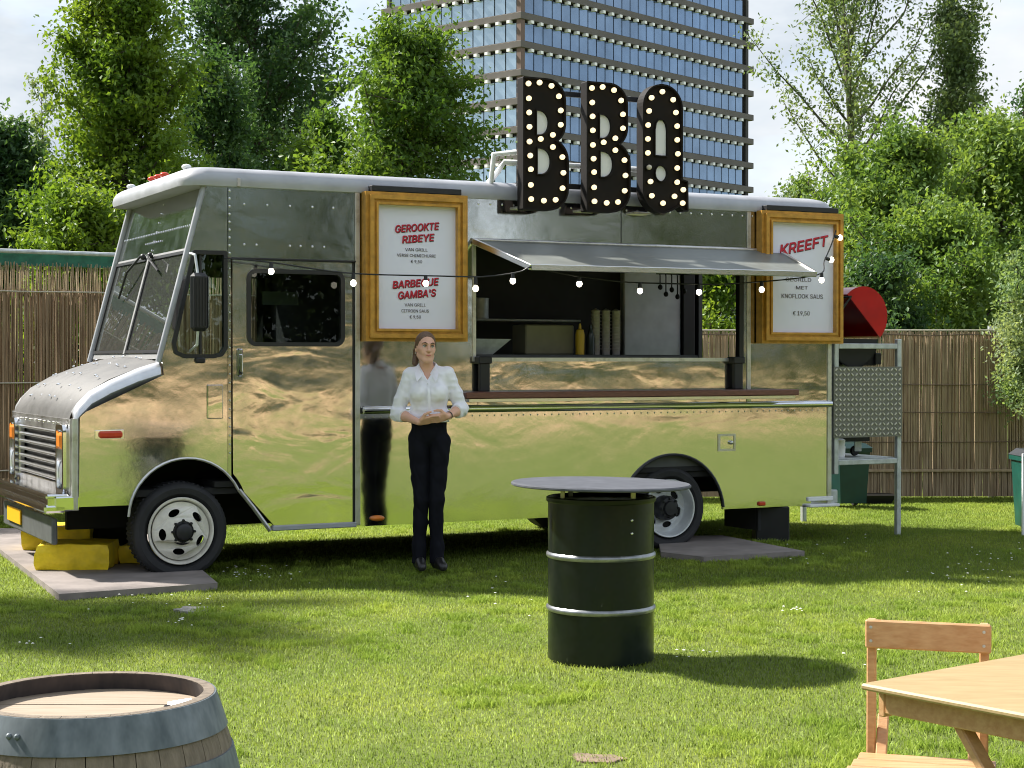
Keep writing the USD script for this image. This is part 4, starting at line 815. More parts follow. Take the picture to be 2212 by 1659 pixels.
# things on the galley counter
def galley(name, label, category, mesh, m, **k): o = obj(name, mesh, m, label=label, category=category, **k); return o
TM = np.eye(4); TM[:3, 0], TM[:3, 1], TM[:3, 3] = TA, TL_, TO
def G(m): m = m.copy(); m.apply_transform(TM); return m
galley('storage_box', 'beige box with a dark blue lower half on the galley counter', 'box', G(cbox(2.92, 3.36, .42, .66, 1.562, 1.80, .01)), mat('beige_box', (0.20, 0.19, 0.12), .6, 0, .1, 8))
galley('yellow_bottle', 'yellow squeeze bottle beside the beige box in the truck', 'bottle', G(lathe([(0, 1.562), (.035, 1.562), (.038, 1.72), (.030, 1.76), (.012, 1.77), (.008, 1.81), (0, 1.812)], 18, (3.38, .36, 0))), mat('mustard', (0.55, 0.36, 0.02), .4), smooth=40)
galley('dark_bottle', 'dark bottle with a white label right of the yellow bottle', 'bottle', G(lathe([(0, 1.562), (.036, 1.562), (.036, 1.70), (.014, 1.76), (.013, 1.80), (0, 1.80)], 18, (3.50, .40, 0))), mat('bottle_dark', (0.02, 0.03, 0.03), .15), smooth=40)
for k, (s, lab) in enumerate(((3.56, 'leftmost of three tall stacks of pale cups in the hatch'), (3.655, 'middle one of three tall stacks of pale cups in the hatch'), (3.75, 'rightmost of three tall stacks of pale cups in the hatch'))):
    rr = [(0, 1.562), (.032, 1.562)]; z = 1.60
    while z < 1.93: rr += [(.034, z), (.040, z + .012), (.034, z + .014)]; z += .028
    galley('cup_stack', lab, 'cups', G(lathe(rr + [(0, 1.94)], 16, (s, .42, 0))), mat('cup_plastic', (0.30, 0.28, 0.27), .35, 0, .1, 30) if k == 0 else lk('cup_plastic'), smooth=30, group='stacks of cups in the serving hatch')
ur = thing('utensil_rail', 'dark rail of hooks and ladles hanging high in the serving hatch', 'utensils', tw_(4.62, 1.2, 2.28), TH)
obj('rail', tube([(0, 0, 0), (.34, 0, 0)], .008, 6), GRILL_BLACK, ur)
for k, (x, l) in enumerate(((.03, .10), (.09, .16), (.15, .12), (.21, .18), (.28, .13))):
    u_ = obj('ladle', tube([(x, 0, .01), (x, -.012, -.02), (x, -.012, -l)], .006, 5), GRILL_BLACK, ur); obj('bowl', ball((x, -.015, -l - .02), (.022, .02, .025), 1), GRILL_BLACK, u_, smooth=True)
kh = thing('kitchen_shelf', 'dark steel shelf with two pots on the back wall inside the hatch', 'shelf', tw_(2.45, 1.72, 1.86), TH)
obj('board', cbox(0, 1.7, 0, .3, 0, .02, .004), GALV, kh)
for x, r, hh in ((.35, .11, .14), (.75, .09, .18)): obj('pot', lathe([(0, .021), (r, .021), (r, .02 + hh), (r + .008, .022 + hh), (0, .03 + hh)], 20, (x, .14, 0)), GALV, kh, smooth=35)
pp = galley('white_paper', 'white sheet of paper lying behind the cab door window', 'paper', G(cbox(.78, 1.06, .55, .552, 1.93, 2.03)), WHITE_PL)

# ------------------------------------------------------------------ smoker stand, bins
st = on_truck('smoker_stand', 'galvanised stand with a checker plate front at the rear of the truck', 'stand', 5.66, .02, 0)
LW, SD = .72, 1.35
for x in (.0, LW - .045):
    for y in (0.0, SD): obj('leg', cbox(x, x + .045, y, y + .045, 0 if x > 0 else (.55 if y == 0 else 0), 1.70 if x > 0 and y == 0 else 1.66, .005), GALV, st)
for z0, z1 in ((1.615, 1.66), (.625, .67)):
    obj('rail', cbox(.046, LW - .046, .0, .045, z0, z1, .005), GALV, st); obj('rail', cbox(.046, LW - .046, SD, SD + .045, z0, z1, .005), GALV, st); obj('rail', cbox(LW - .044, LW - .002, .046, SD - .002, z0, z1, .005), GALV, st)
obj('shelf', cbox(.01, LW - .05, .05, SD, .672, .680), GALV, st)
pl = obj('checker_plate', cbox(-.02, LW - .004, -.012, -.004, .86, 1.462), CHECKER, st)
bumps = []
for i in range(17):
    for j in range(14):
        a = PI / 4 if (i + j) % 2 else -PI / 4; e = lathe([(.0195, 0), (.014, .007), (0, .008)], 6); e.apply_scale([1, .40, 1]); e.apply_transform(trimesh.transformations.rotation_matrix(a, [0, 0, 1])); v = e.vertices
        bumps.append(trimesh.Trimesh(np.column_stack([v[:, 0] + .005 + i * .0425, -.012 - v[:, 2], v[:, 1] + .885 + j * .0425]), e.faces, process=False))
obj('tread_pattern', cat(bumps), mat('checker_raised', (0.66, 0.64, 0.56), .4, .6), pl, kind='stuff')
# smoker: drum lying along y
sk = on_truck('smoker', 'black barrel smoker with its red lid swung open on the galvanised stand', 'smoker', 5.92, .12, 1.66)
R, LS = .25, 1.15
def halfcyl(r0, r1, a0, a1, y0, y1, n=20):
    a = np.linspace(a0, a1, n); P = Polygon([(r1 * math.cos(q), r1 * math.sin(q)) for q in a] + [(r0 * math.cos(q), r0 * math.sin(q)) for q in a[::-1]]); return prism(P, y0, y1)
def halfdisc(r, a0, a1, y0, y1): a = np.linspace(a0, a1, 24); return prism(Polygon([(r * math.cos(q), r * math.sin(q)) for q in a]), y0, y1)
up = np.eye(4); up[2, 3] = .04; up[0, 3] = .03
def U_(m): m.apply_transform(up); return m
obj('fire_box', U_(cat(halfcyl(R - .012, R, PI, 2 * PI, 0, LS), halfdisc(R, PI, 2 * PI, 0, .01), halfdisc(R, PI, 2 * PI, LS - .01, LS))), GRILL_BLACK, sk)
obj('grate', U_(cat(*[cbox(-R + .02, R - .02, y, y + .008, -.012, -.004) for y in np.arange(.03, LS, .03)])), GALV, sk, kind='stuff')
lid = obj('lid', U_(cat(halfcyl(R - .010, R + .006, 0, PI, 0.01, LS - .01), halfdisc(R + .006, 0, PI, -.004, .01), halfdisc(R + .006, 0, PI, LS - .01, LS))).apply_transform(trimesh.transformations.rotation_matrix(math.radians(-0), [0, 1, 0], [R + .03, 0, .04])).apply_transform(trimesh.transformations.rotation_matrix(math.radians(46), [0, 1, 0], [R + .06, 0, .03])), RED, sk, smooth=40)
obj('lid_handle', tube([(-.14, -.03, .28), (-.05, -.05, .40), (-.05, .7, .40)], .010, 6), GRILL_BLACK, lid); obj('chimney', U_(lathe([(.05, .1), (.05, .62), (0, .62)], 16, (-.02, LS + .05, 0))), GRILL_BLACK, sk, smooth=40)
obj('gas_rail', cat(cbox(-.28, .28, .02, .06, -.19, -.06, .006), cbox(.25, .31, -.01, .05, -.18, -.08, .005)), GRILL_BLACK, sk)
for k in range(12): obj('burner_knob', ball((-.24 + .04 * k, .015, -.12), (.012, .01, .012), 1), GRILL_BLACK, sk)
cart = on_truck('black_cart', 'low black wheeled frame standing on the lower shelf of the stand', 'cart', 5.72, .25, .68)
obj('cart_frame', cat(cbox(0, .50, 0, .9, .13, .17, .004), cbox(0, .05, 0, .05, .0, .17, .004)), GRILL_BLACK, cart)
cw = obj('caster', lathe([(0, 0), (.04, 0), (.045, .01), (.04, .03), (0, .03)], 18, (.40, .1, .045), 'y'), RUBBER, cart, smooth=35); obj('caster_fork', cbox(.385, .46, .06, .075, .04, .13, .004), GALV, cw)
obj('white_canister', lathe([(0, 0), (.075, 0), (.08, .09), (.075, .10), (.078, .15), (.06, .16), (0, .162)], 24, tuple(tw_(5.83, .22, .681))), WHITE_PL, smooth=35, label='small white canister on the lower shelf of the smoker stand', category='canister')
def wheelie(name, label, p, w, d, h_, rot, m, stripe=None):
    t = thing(name, label, 'bin', p, rot)
    r0 = np.array([(-w * .42, -d * .42, .06), (w * .42, -d * .42, .06), (w * .42, d * .42, .06), (-w * .42, d * .42, .06)]); r1 = np.array([(-w / 2, -d / 2, h_), (w / 2, -d / 2, h_), (w / 2, d / 2, h_), (-w / 2, d / 2, h_)])
    obj('body', loft([r0, r0 * .3 + r1 * .7, r1]), m, t); obj('rim', prism_yz(sbox(-d / 2 - .015, h_ - .04, d / 2 + .015, h_ + .003), -w / 2 - .015, w / 2 + .015), m, t)
    obj('lid', loft([np.array([(-w / 2 - .02, -d / 2 - .03, h_ + .004), (w / 2 + .02, -d / 2 - .03, h_ + .004), (w / 2 + .02, d / 2 + .02, h_ + .004), (-w / 2 - .02, d / 2 + .02, h_ + .004)]), np.array([(-w * .4, -d * .4, h_ + .05), (w * .4, -d * .4, h_ + .05), (w * .4, d * .42, h_ + .06), (-w * .4, d * .42, h_ + .06)])]), BLACK if stripe else m, t)
    for x in (-w * .38, w * .30): obj('wheel', lathe([(0, 0), (.07, 0), (.08, .012), (.07, .04), (0, .04)], 18, (x + .05, d * .42, .082), 'x'), RUBBER, t, smooth=35)
    if stripe: obj('white_post', cbox(-w / 2 - .028, -w / 2 - .008, -d / 2, -d / 2 + .03, .0, h_ + .03), WHITE_PL, t); obj('white_label', cbox(-.10, .02, -d / 2 - .004, -d / 2 - .001, h_ * .45, h_ * .53), WHITE_PL, t)
    return t
p = px(1828, 1097); wheelie('wheelie_bin', 'dark green wheelie bin under the smoker stand by the fence', (p[0], p[1], 0), .34, .40, .62, .25, BIN)
p = px(2246, 1152); wheelie('wheelie_bin', 'green bin with a white edge at the right edge of the lawn', (p[0], p[1], 0), .38, .45, .68, .0, BIN2, True)
p = px(1885, 1088); obj('black_tray', loft([np.array([(-.16, -.12, 0), (.16, -.12, 0), (.16, .12, 0), (-.16, .12, 0)]) + p, np.array([(-.22, -.18, .10), (.22, -.18, .10), (.22, .18, .10), (-.22, .18, .10)]) + p]), GRILL_BLACK, label='flat black tray on the grass beside the dark green bin', category='tray')
p = px(1672, 1172); obj('black_box', cbox(p[0] - .15, p[0] + .13, p[1], p[1] + .25, .0, .30, .01), GRILL_BLACK, label='square black box on the grass under the rear of the truck', category='box')

# ------------------------------------------------------------------ drum table
dr = thing('drum_table', 'black oil drum with a round grey table top on the lawn', 'table', (.45, 8.66, 0)); RD = .268
obj('drum', lathe([(0, .0), (RD - .01, .0), (RD, .012), (RD, .27), (RD, .53), (RD, .815), (RD + .006, .822), (RD - .012, .828), (RD - .02, .81), (0, .808)], 64), DRUM, dr, smooth=40)
for z in (.268, .535): obj('rolling_hoop', lathe([(RD - .001, z - .016), (RD + .008, z - .008), (RD + .010, z), (RD + .008, z + .008), (RD - .001, z + .016)], 64), DRUM_EDGE, dr, smooth=60)
obj('top_seam', lathe([(RD + .002, .80), (RD + .009, .806), (RD + .009, .824), (RD, .828)], 64), DRUM, dr, smooth=50)
tp_ = lathe([(0, .878), (.448, .878), (.455, .882), (.455, .890), (.448, .896), (.0, .896)], 72); tp_.apply_transform(trimesh.transformations.rotation_matrix(math.radians(.9), [0, 1, 0], [0, 0, .88]))
obj('table_top', tp_, TABLE_TOP, dr, smooth=30)
for a in (2.2, 5.35, 3.8): obj('support_strap', beam((.25 * math.cos(a), .25 * math.sin(a), .79), (.25 * math.cos(a), .25 * math.sin(a), .877), .03, .006, .001, (math.cos(a), math.sin(a), 0)), mat('strap_brass', (0.42, 0.40, 0.22), .4, .6) if a == 2.2 else lk('strap_brass'), dr)
for z in (.66, .725): a = -1.02; obj('bolt', ball((RD * math.cos(a), RD * math.sin(a), z), .008, 1), TRIM, dr, smooth=True)

# ------------------------------------------------------------------ wine barrel table
bc = np.array([(196 - 1106) / 3700 * 3.757, 3.757, 0]); bt = thing('wine_barrel', 'oak wine barrel table with grey hoops in the lower left corner', 'barrel', bc)
BT, RH = .78, .266
def rb(z): u = (z - .36) / .42; return .345 - .079 * min(1.3, u * u)
NS = 30
rgb = np.random.default_rng(8); ed = np.cumsum(rgb.uniform(.7, 1.3, NS)); ed = ed / ed[-1] * 2 * PI
for k in range(NS):
    a0, a1 = (ed[k - 1] if k else 0) + .003, ed[k] - .003; zz = np.linspace(.0, BT, 9); q = np.linspace(a0, a1, 4); rings_ = []
    for z in zz: rings_.append(np.array([(rb(z) * math.cos(a), rb(z) * math.sin(a), z) for a in q] + [((rb(z) - .024) * math.cos(a), (rb(z) - .024) * math.sin(a), z) for a in q[::-1]]))
    obj('stave', loft(rings_), OAK, bt, smooth=30)
obj('charred_lining', lathe([(rb(.70) - .027, .70), (rb(.74) - .027, .74), (rb(BT) - .0255, BT - .002)][::-1], 60), OAK_IN, bt, smooth=50)
for z0, z1 in ((.706, .779), (.588, .660), (.40, .46), (.12, .19)):
    zz = np.linspace(z0, z1, 4); pr = [(rb(z) + .0005, z) for z in zz]; pr = [(rb(z0) - .004, z0)] + [(r_ + .003, z) for r_, z in pr] + [(rb(z1) - .004, z1)]
    hp = obj('hoop', lathe(pr, 72), HOOP, bt, smooth=40)
    for a in (-1.95, -1.88): obj('hoop_rivet', ball(((rb((z0 + z1) / 2) + .004) * math.cos(a), (rb((z0 + z1) / 2) + .004) * math.sin(a), (z0 + z1) / 2), .007, 1), HOOP, hp)
rh = rb(.735) - .0275; y = -rh
while y < rh - .004:
    wdt = min(float(rgb.uniform(.05, .085)), rh - y); P = Point(0, 0).buffer(rh, quad_segs=24).intersection(sbox(-1, y + .002, 1, y + wdt - .002))
    if not P.is_empty: obj('head_board', slab(P, .70, .741 + rgb.uniform(-.0008, .0008)), OAK_HEAD, bt)
    y += wdt
crd = loft([np.array([(-.028, -.028, .743), (.034, -.03, .743), (.030, .034, .743), (-.022, .032, .743)]), np.array([(-.028, -.028, .746), (.034, -.03, .748), (.030, .034, .751), (-.022, .032, .745)])])
cd = thing('white_card', 'small white card lying on the barrel head near its right rim', 'card', bc + np.array([.180, .055, 0]), .25); obj('sheet', crd, WHITE_PL, cd); obj('corner_clip', cbox(-.034, -.018, -.032, -.022, .743, .749, .002), GRILL_BLACK, cd)

# ------------------------------------------------------------------ wooden chair and table
TZ = .72; c0, cR, cF = px(1858, 1476, TZ), px(2212, 1412, TZ), px(2212, 1590, TZ)
e1 = (cR - c0)[:2] / np.linalg.norm((cR - c0)[:2]); e2 = np.array([e1[1], -e1[0]]); rot = math.atan2(e1[1], e1[0])
tb = thing('wooden_table', 'pale wooden folding table cut off by the right edge', 'table', (c0[0], c0[1], 0), rot)   # +x along the back edge, -y towards the camera
obj('table_top', cbox(0, 1.25, -.80, 0, TZ - .016, TZ, .005), PINE_TOP, tb)
obj('apron', cbox(.05, 1.2, -.035, -.015, TZ - .085, TZ - .017, .003), PINE, tb); obj('apron', cbox(.045, .067, -.77, -.04, TZ - .075, TZ - .017, .003), PINE, tb); obj('apron', cbox(.05, 1.2, -.785, -.765, TZ - .085, TZ - .017, .003), PINE, tb)
for y, xx in ((-.20, .085), (-.225, .11)):
    pass
obj('leg', beam((.085, -.22, TZ - .05), (.085, -.72, 0), .022, .045, .004, (1, 0, 0)), PINE, tb); obj('leg', beam((.115, -.62, TZ - .05), (.115, -.10, 0), .022, .045, .004, (1, 0, 0)), PINE, tb)
obj('leg', beam((1.10, -.22, TZ - .05), (1.10, -.72, 0), .022, .045, .004, (1, 0, 0)), PINE, tb); obj('leg', beam((1.13, -.62, TZ - .05), (1.13, -.10, 0), .022, .045, .004, (1, 0, 0)), PINE, tb)
obj('brace', cbox(.10, 1.12, -.43, -.40, .33, .36, .003), PINE, tb)
CZ = 4.75; cxl, cxr = (1885 - 1106) / 3700 * CZ, (2131 - 1106) / 3700 * (CZ - .09); chp = np.array([cxl, CZ, 0]); crot = math.atan2(-.09, cxr - cxl); cw_ = math.hypot(cxr - cxl, .09)
ch = thing('wooden_chair', 'pale wooden folding chair with a wide top rail behind the wooden table', 'chair', chp, crot)
zt = .795
for x in (0, cw_ - .003): obj('back_post', beam((x - .004, .02, 0), (x, 0, zt), .024, .026, .004, (1, 0, 0)), PINE, ch)
for x in (.0, cw_ - .003):
    for z in (zt - .02, zt - .058): obj('screw', lathe([(.0045, 0), (.004, .0015), (0, .002)], 8, (x, -.030, z), 'y'), GALV, ch)
bm_ = cbox(-.016, cw_ + .016, -.030, -.013, zt - .078, zt, .004); obj('top_rail', bm_, PINE, ch)
obj('seat_front', cbox(-.06, cw_ + .06, -.30, -.20, .415, .432, .004), PINE, ch) if False else None
for k in range(4): obj('seat_slat', cbox(-.03 - .008 * k, cw_ + .03 + .008 * k, -.10 - .085 * k, -.022 - .085 * k, .408, .426, .003), PINE, ch)
for x in (.028, cw_ - .03): obj('front_leg', beam((x, -.30, 0), (x, .05, .52), .020, .030, .003, (1, 0, 0)), PINE, ch)
obj('stretcher', beam((.0, .01, .22), (cw_, .01, .22), .018, .018, .003), PINE, ch)
# ------------------------------------------------------------------ the woman
class Field:
    """a signed distance grid that rounded shapes are blended into, turned into one continuous mesh"""
    def __init__(s, lo, hi, h):
        s.lo, s.h = np.array(lo, float), h; s.n = np.ceil((np.array(hi) - s.lo) / h).astype(int) + 1; s.D = np.full(s.n, .05, np.float32)
    def grid(s, lo, hi):
        a = np.clip(np.floor((np.array(lo) - s.lo) / s.h).astype(int), 0, s.n - 1); b = np.clip(np.ceil((np.array(hi) - s.lo) / s.h).astype(int) + 1, 1, s.n)
        sl = tuple(slice(i, j) for i, j in zip(a, b)); ax = [s.lo[k] + s.h * np.arange(a[k], b[k]) for k in range(3)]
        return sl, np.stack(np.meshgrid(*ax, indexing='ij'), -1)
    def put(s, f, lo, hi, k=.012, sub=False):
        m = .03 + k; sl, P = s.grid(np.array(lo) - m, np.array(hi) + m)
        if P.size == 0: return
        d = f(P).astype(np.float32); o = s.D[sl]
        if sub: d = -d; h = np.maximum(k - np.abs(o - d), 0); s.D[sl] = np.maximum(o, d) + h * h / (4 * k)
        else: h = np.maximum(k - np.abs(o - d), 0); s.D[sl] = np.minimum(o, d) - h * h / (4 * k)
    def cone(s, p, q, r0, r1, k=.012, sub=False):
        p, q = np.array(p, float), np.array(q, float); d = q - p; L = max(d @ d, 1e-9)
        def f(P):
            t = np.clip(((P - p) @ d) / L, 0, 1); return np.linalg.norm(P - p - t[..., None] * d, axis=-1) - (r0 + (r1 - r0) * t)
        r = max(r0, r1); s.put(f, np.minimum(p, q) - r, np.maximum(p, q) + r, k, sub)
    def ell(s, c, r, k=.012, R=None, sub=False):
        c, r = np.array(c, float), np.array(r, float)
        def f(P):
            X = P - c; X = X @ R if R is not None else X; k0 = np.linalg.norm(X / r, axis=-1); k1 = np.linalg.norm(X / (r * r), axis=-1) + 1e-9; return k0 * (k0 - 1) / k1
        s.put(f, c - r.max(), c + r.max(), k, sub)
    def mesh(s):
        D = s.D; S = D < 0; c = [(i, j, k) for i in (0, 1) for j in (0, 1) for k in (0, 1)]; n = np.array(D.shape) - 1
        cnt = sum(S[i:i + n[0], j:j + n[1], k:k + n[2]].astype(np.int8) for i, j, k in c); A = np.argwhere((cnt > 0) & (cnt < 8))
        acc, num = np.zeros((len(A), 3)), np.zeros(len(A))
        for ax in range(3):
            for u in (0, 1):
                for v in (0, 1):
                    o = np.zeros(3, int); o[(ax + 1) % 3] = u; o[(ax + 2) % 3] = v; e = o.copy(); e[ax] = 1
                    a, b = D[tuple((A + o).T)], D[tuple((A + e).T)]; x = (a < 0) != (b < 0); t = np.where(x, a / np.where(x, a - b, 1), 0)
                    pos = A + o; pos = pos.astype(float); pos[:, ax] += t; acc[x] += pos[x]; num += x
        V = s.lo + s.h * acc / num[:, None]; idx = np.full(n, -1, np.int64); idx[tuple(A.T)] = np.arange(len(A)); F = []
        for ax in range(3):
            a1, a2 = (ax + 1) % 3, (ax + 2) % 3; sl0, sl1 = [slice(None)] * 3, [slice(None)] * 3; sl0[ax], sl1[ax] = slice(0, -1), slice(1, None)
            E = np.argwhere(S[tuple(sl0)] != S[tuple(sl1)]); E = E[(E[:, a1] > 0) & (E[:, a2] > 0) & (E[:, a1] < n[a1]) & (E[:, a2] < n[a2])]
            i0 = E.copy(); i1 = E.copy(); i1[:, a1] -= 1; i2 = i1.copy(); i2[:, a2] -= 1; i3 = E.copy(); i3[:, a2] -= 1
            Q = np.stack([idx[tuple(i.T)] for i in (i0, i1, i2, i3)], 1); inside = S[tuple(E.T)]; Q = np.where(inside[:, None], Q, Q[:, ::-1]); F.append(Q)
        Q = np.vstack(F); Q = Q[(Q >= 0).all(1)]
        return trimesh.Trimesh(V, np.vstack([Q[:, [0, 1, 2]], Q[:, [0, 2, 3]]]), process=False)

SKIN = mat('skin', (0.70, 0.40, 0.285), 0.48, 0, 0.06, 25)
SHIRT = mat('white_shirt', (0.88, 0.87, 0.94), 0.75, 0, 0.03, 20, sheen=.2, bump=.0012, bscale=45)
TROUSER = mat('dark_trousers', (0.007, 0.0075, 0.012), 0.9, 0, 0.2, 14, spec=.15, bump=.002, bscale=18, bmap=(1, 1, .4))
SHOE = mat('black_shoe', (0.014, 0.013, 0.013), 0.35, 0, 0.2, 20)
HAIR = mat('brown_hair', (0.125, 0.070, 0.040), 0.5, 0, 0.35, 30, vmap=(6, 6, 1))
BROW = mat('brow', (0.09, 0.05, 0.03), 0.7)
LIP = mat('lip', (0.50, 0.16, 0.14), 0.4)
EYEW = mat('eye_white', (0.70, 0.68, 0.66), 0.2); EYED = mat('eye_dark', (0.03, 0.022, 0.018), 0.1)

wm = thing('person', 'woman in a white shirt with rolled sleeves and dark trousers, hands held together', 'person', (-.597, 12.23, 0.02))
# joints: x to the picture's right, y away from the lawn, z up
HC = np.array([-.018, -.015, 1.585]); yaw, pit = math.radians(18), math.radians(-1)
HR = trimesh.transformations.euler_matrix(pit, 0, yaw, 'rxyz')[:3, :3]; HR = (trimesh.transformations.rotation_matrix(yaw, [0, 0, 1]) @ trimesh.transformations.rotation_matrix(pit, [1, 0, 0]) @ trimesh.transformations.rotation_matrix(math.radians(4), [0, 1, 0]))[:3, :3]
HS = .93
def hp(x, y, z): return HC + HR @ (np.array([x, y, z]) * HS)
def head(f):
    e = lambda c, r, k=.02, **kw: f.ell(hp(*c), np.array(r) * HS, k, HR, **kw)
    e((0, .018, .035), (.072, .093, .083)); e((0, -.022, -.030), (.058, .064, .082), .03); e((0, -.040, -.072), (.040, .044, .042), .03); f.cone(hp(-.010, -.074, -.104), hp(.010, -.074, -.104), .014, .014, .025)
    for s in (-1, 1):
        f.cone(hp(.034 * s, -.060, -.022), hp(.050 * s, -.030, -.012), .020, .016, .02); f.cone(hp(.012 * s, -.083, .030), hp(.045 * s, -.068, .030), .009, .007, .012)
        e((.031 * s, -.095, .009), (.019, .016, .012), .010, sub=True); f.cone(hp(.052 * s, .0, -.060), hp(.030 * s, -.060, -.095), .016, .014, .02)
        e((.072 * s, .012, -.008), (.010, .019, .031), .008); e((.078 * s, .008, -.006), (.006, .011, .018), .006, sub=True)
        f.cone(hp(.018 * s, -.083, -.052), hp(.035 * s, -.066, -.040), .008, .010, .012)
    f.cone(hp(0, -.084, .016), hp(0, -.102, -.022), .0075, .0105, .010); f.cone(hp(0, -.100, -.026), hp(0, -.084, -.032), .011, .010, .008)
    for s in (-1, 1): f.ell(hp(.011 * s, -.091, -.028), np.array((.008, .009, .007)) * HS, .006, HR)
    f.cone(hp(-.018, -.082, -.056), hp(.018, -.082, -.056), .0065, .0065, .010); f.cone(hp(-.014, -.080, -.068), hp(.014, -.080, -.068), .007, .007, .010)
SHL, SHR_ = np.array([-.137, .010, 1.398]), np.array([.139, .012, 1.406])
EL, ER = np.array([-.225, .030, 1.118]), np.array([.232, .035, 1.150])
WL, WR = np.array([-.062, -.150, 1.060]), np.array([.140, -.135, 1.100])
HIPL, HIPR = np.array([-.072, .0, .92]), np.array([.086, .0, .92])
KL, KR = np.array([-.055, -.018, .50]), np.array([.057, -.022, .50])
AL, AR = np.array([-.070, .015, .085]), np.array([.060, .010, .085])
TOEL, TOER = np.array([-.040, -.13, .035]), np.array([.110, -.120, .035])
def hand(f, wrist, d, side_, up_, curl, thumb):
    """wrist, finger direction, direction across the palm towards the thumb, back of hand; five separate bent fingers"""
    d, s, u = [np.array(v, float) / np.linalg.norm(v) for v in (d, side_, up_)]
    k0 = wrist + d * .018; pal = wrist + d * .080
    for o in (-.027, -.009, .009, .026): f.cone(k0 + s * o * .75, pal + s * o + d * (-.006 if abs(o) > .02 else 0), .0125, .0105, .012)
    for o, L, c in ((.027, .068, 0), (.0095, .075, .05), (-.009, .070, .1), (-.0265, .055, .2)):
        p = pal + s * o; a = 0
        for seg, r0, r1 in ((.45, .0088, .0082), (.31, .0082, .0076), (.24, .0076, .0066)):
            a += curl + c * .5; v = d * math.cos(a) - u * math.sin(a); q = p + v * L * seg; f.cone(p, q, r0, r1, .004); p = q
    t0 = wrist + d * .025 + s * .026; t1 = t0 + (d * .6 + s * .75 - u * .25) * .034; t2 = t1 + (d * .9 + s * .15 - u * thumb) * .030; t3 = t2 + (d * .9 - s * .1 - u * thumb) * .022
    f.cone(t0, t1, .013, .0105, .012); f.cone(t1, t2, .0100, .0090, .004); f.cone(t2, t3, .0090, .0072, .004)
def arms(f, o=0.0, k=.02, fore=True):
    for S_, E_, Wr in ((SHL, EL, WL), (SHR_, ER, WR)):
        f.cone(S_, E_, .036 + o, .033 + o, k)
        if fore: f.cone(E_, E_ * .62 + Wr * .38, .034 + o, .033 + o, k); f.cone(E_ * .62 + Wr * .38, Wr, .033 + o, .023 + o, k)
def torso(f, o=0.0, k=.04):
    f.cone((-.088, .02, 1.375), (.090, .02, 1.380), .054 + o, .054 + o, k); f.ell((0, .012, 1.27), (.138 + o, .098 + o, .15 + o), k)
    for s in (-1, 1): f.ell((.062 * s + .004, -.060, 1.262), (.056 + o, .048 + o, .056 + o), .035); f.cone((.035 * s, .03, 1.416), (.120 * s, .015, 1.394), .032 + o, .032 + o, k)
    f.ell((.004, .010, 1.12), (.112 + o, .084 + o, .12 + o), k); f.ell((.010, .012, .98), (.128 + o, .094 + o, .11 + o), k)
def legs(f, o=0.0, k=.02):
    for H_, K_, A_ in ((HIPL, KL, AL), (HIPR, KR, AR)):
        f.cone(H_, K_, .074 + o, .049 + o, k); f.cone(K_, K_ * .6 + A_ * .4 + [0, .012, 0], .050 + o, .048 + o * 1.3, k); f.cone(K_ * .6 + A_ * .4 + [0, .012, 0], A_, .048 + o * 1.3, .034 + o * 2.0, k)
fb = Field((-.32, -.26, .0), (.32, .17, 1.75), .0045)
torso(fb, -.006); legs(fb, -.008); arms(fb); head(fb)
fb.cone((-.008, .022, 1.43), hp(0, .020, -.05), .047, .045, .03); fb.cone((-.01, .01, 1.42), hp(0, -.01, -.07), .030, .034, .03)
for A_, T_ in ((AL, TOEL), (AR, TOER)): fb.cone(A_ + [0, 0, -.03], T_, .030, .022, .02)
hand(fb, WL, (.93, -.10, .20), (.02, -.55, .62), (.1, -.75, -.60), -.10, .25)
hand(fb, WR, (-.86, -.28, -.16), (.05, -.35, .80), (.25, -.90, -.25), .42, .35)
body = obj('body', fb.mesh(), SKIN, wm, smooth=True)
for s in (-1, 1):
    ey = obj('eye', ball(hp(.031 * s, -.073, .009), .0125 * HS, 2), EYEW, wm, smooth=True); obj('iris', ball(hp(.031 * s + .0010, -.0805, .008), .0062 * HS, 2), EYED, ey, smooth=True)
    obj('upper_lid', tube([hp(.017 * s, -.083, .009), hp(.024 * s, -.0875, .0165), hp(.034 * s, -.0865, .0175), hp(.045 * s, -.077, .009)], [.0016, .0030, .0032, .0018], 6), EYED, ey, smooth=60)
    obj('eyebrow', tube([hp(.014 * s, -.0935, .029), hp(.030 * s, -.0915, .0365), hp(.050 * s, -.074, .030)], [.0030, .0038, .0018], 6), BROW, wm, smooth=60)
obj('mouth', tube([hp(-.033, -.078, -.047), hp(-.018, -.0895, -.0585), hp(0, -.0925, -.0620), hp(.018, -.0895, -.0585), hp(.033, -.078, -.047)], [.0018, .0044, .0054, .0044, .0018], 8), LIP, wm, smooth=60)
obj('earring', ball(hp(-.076, .008, -.046), .005, 1), TRIM, wm, smooth=True)
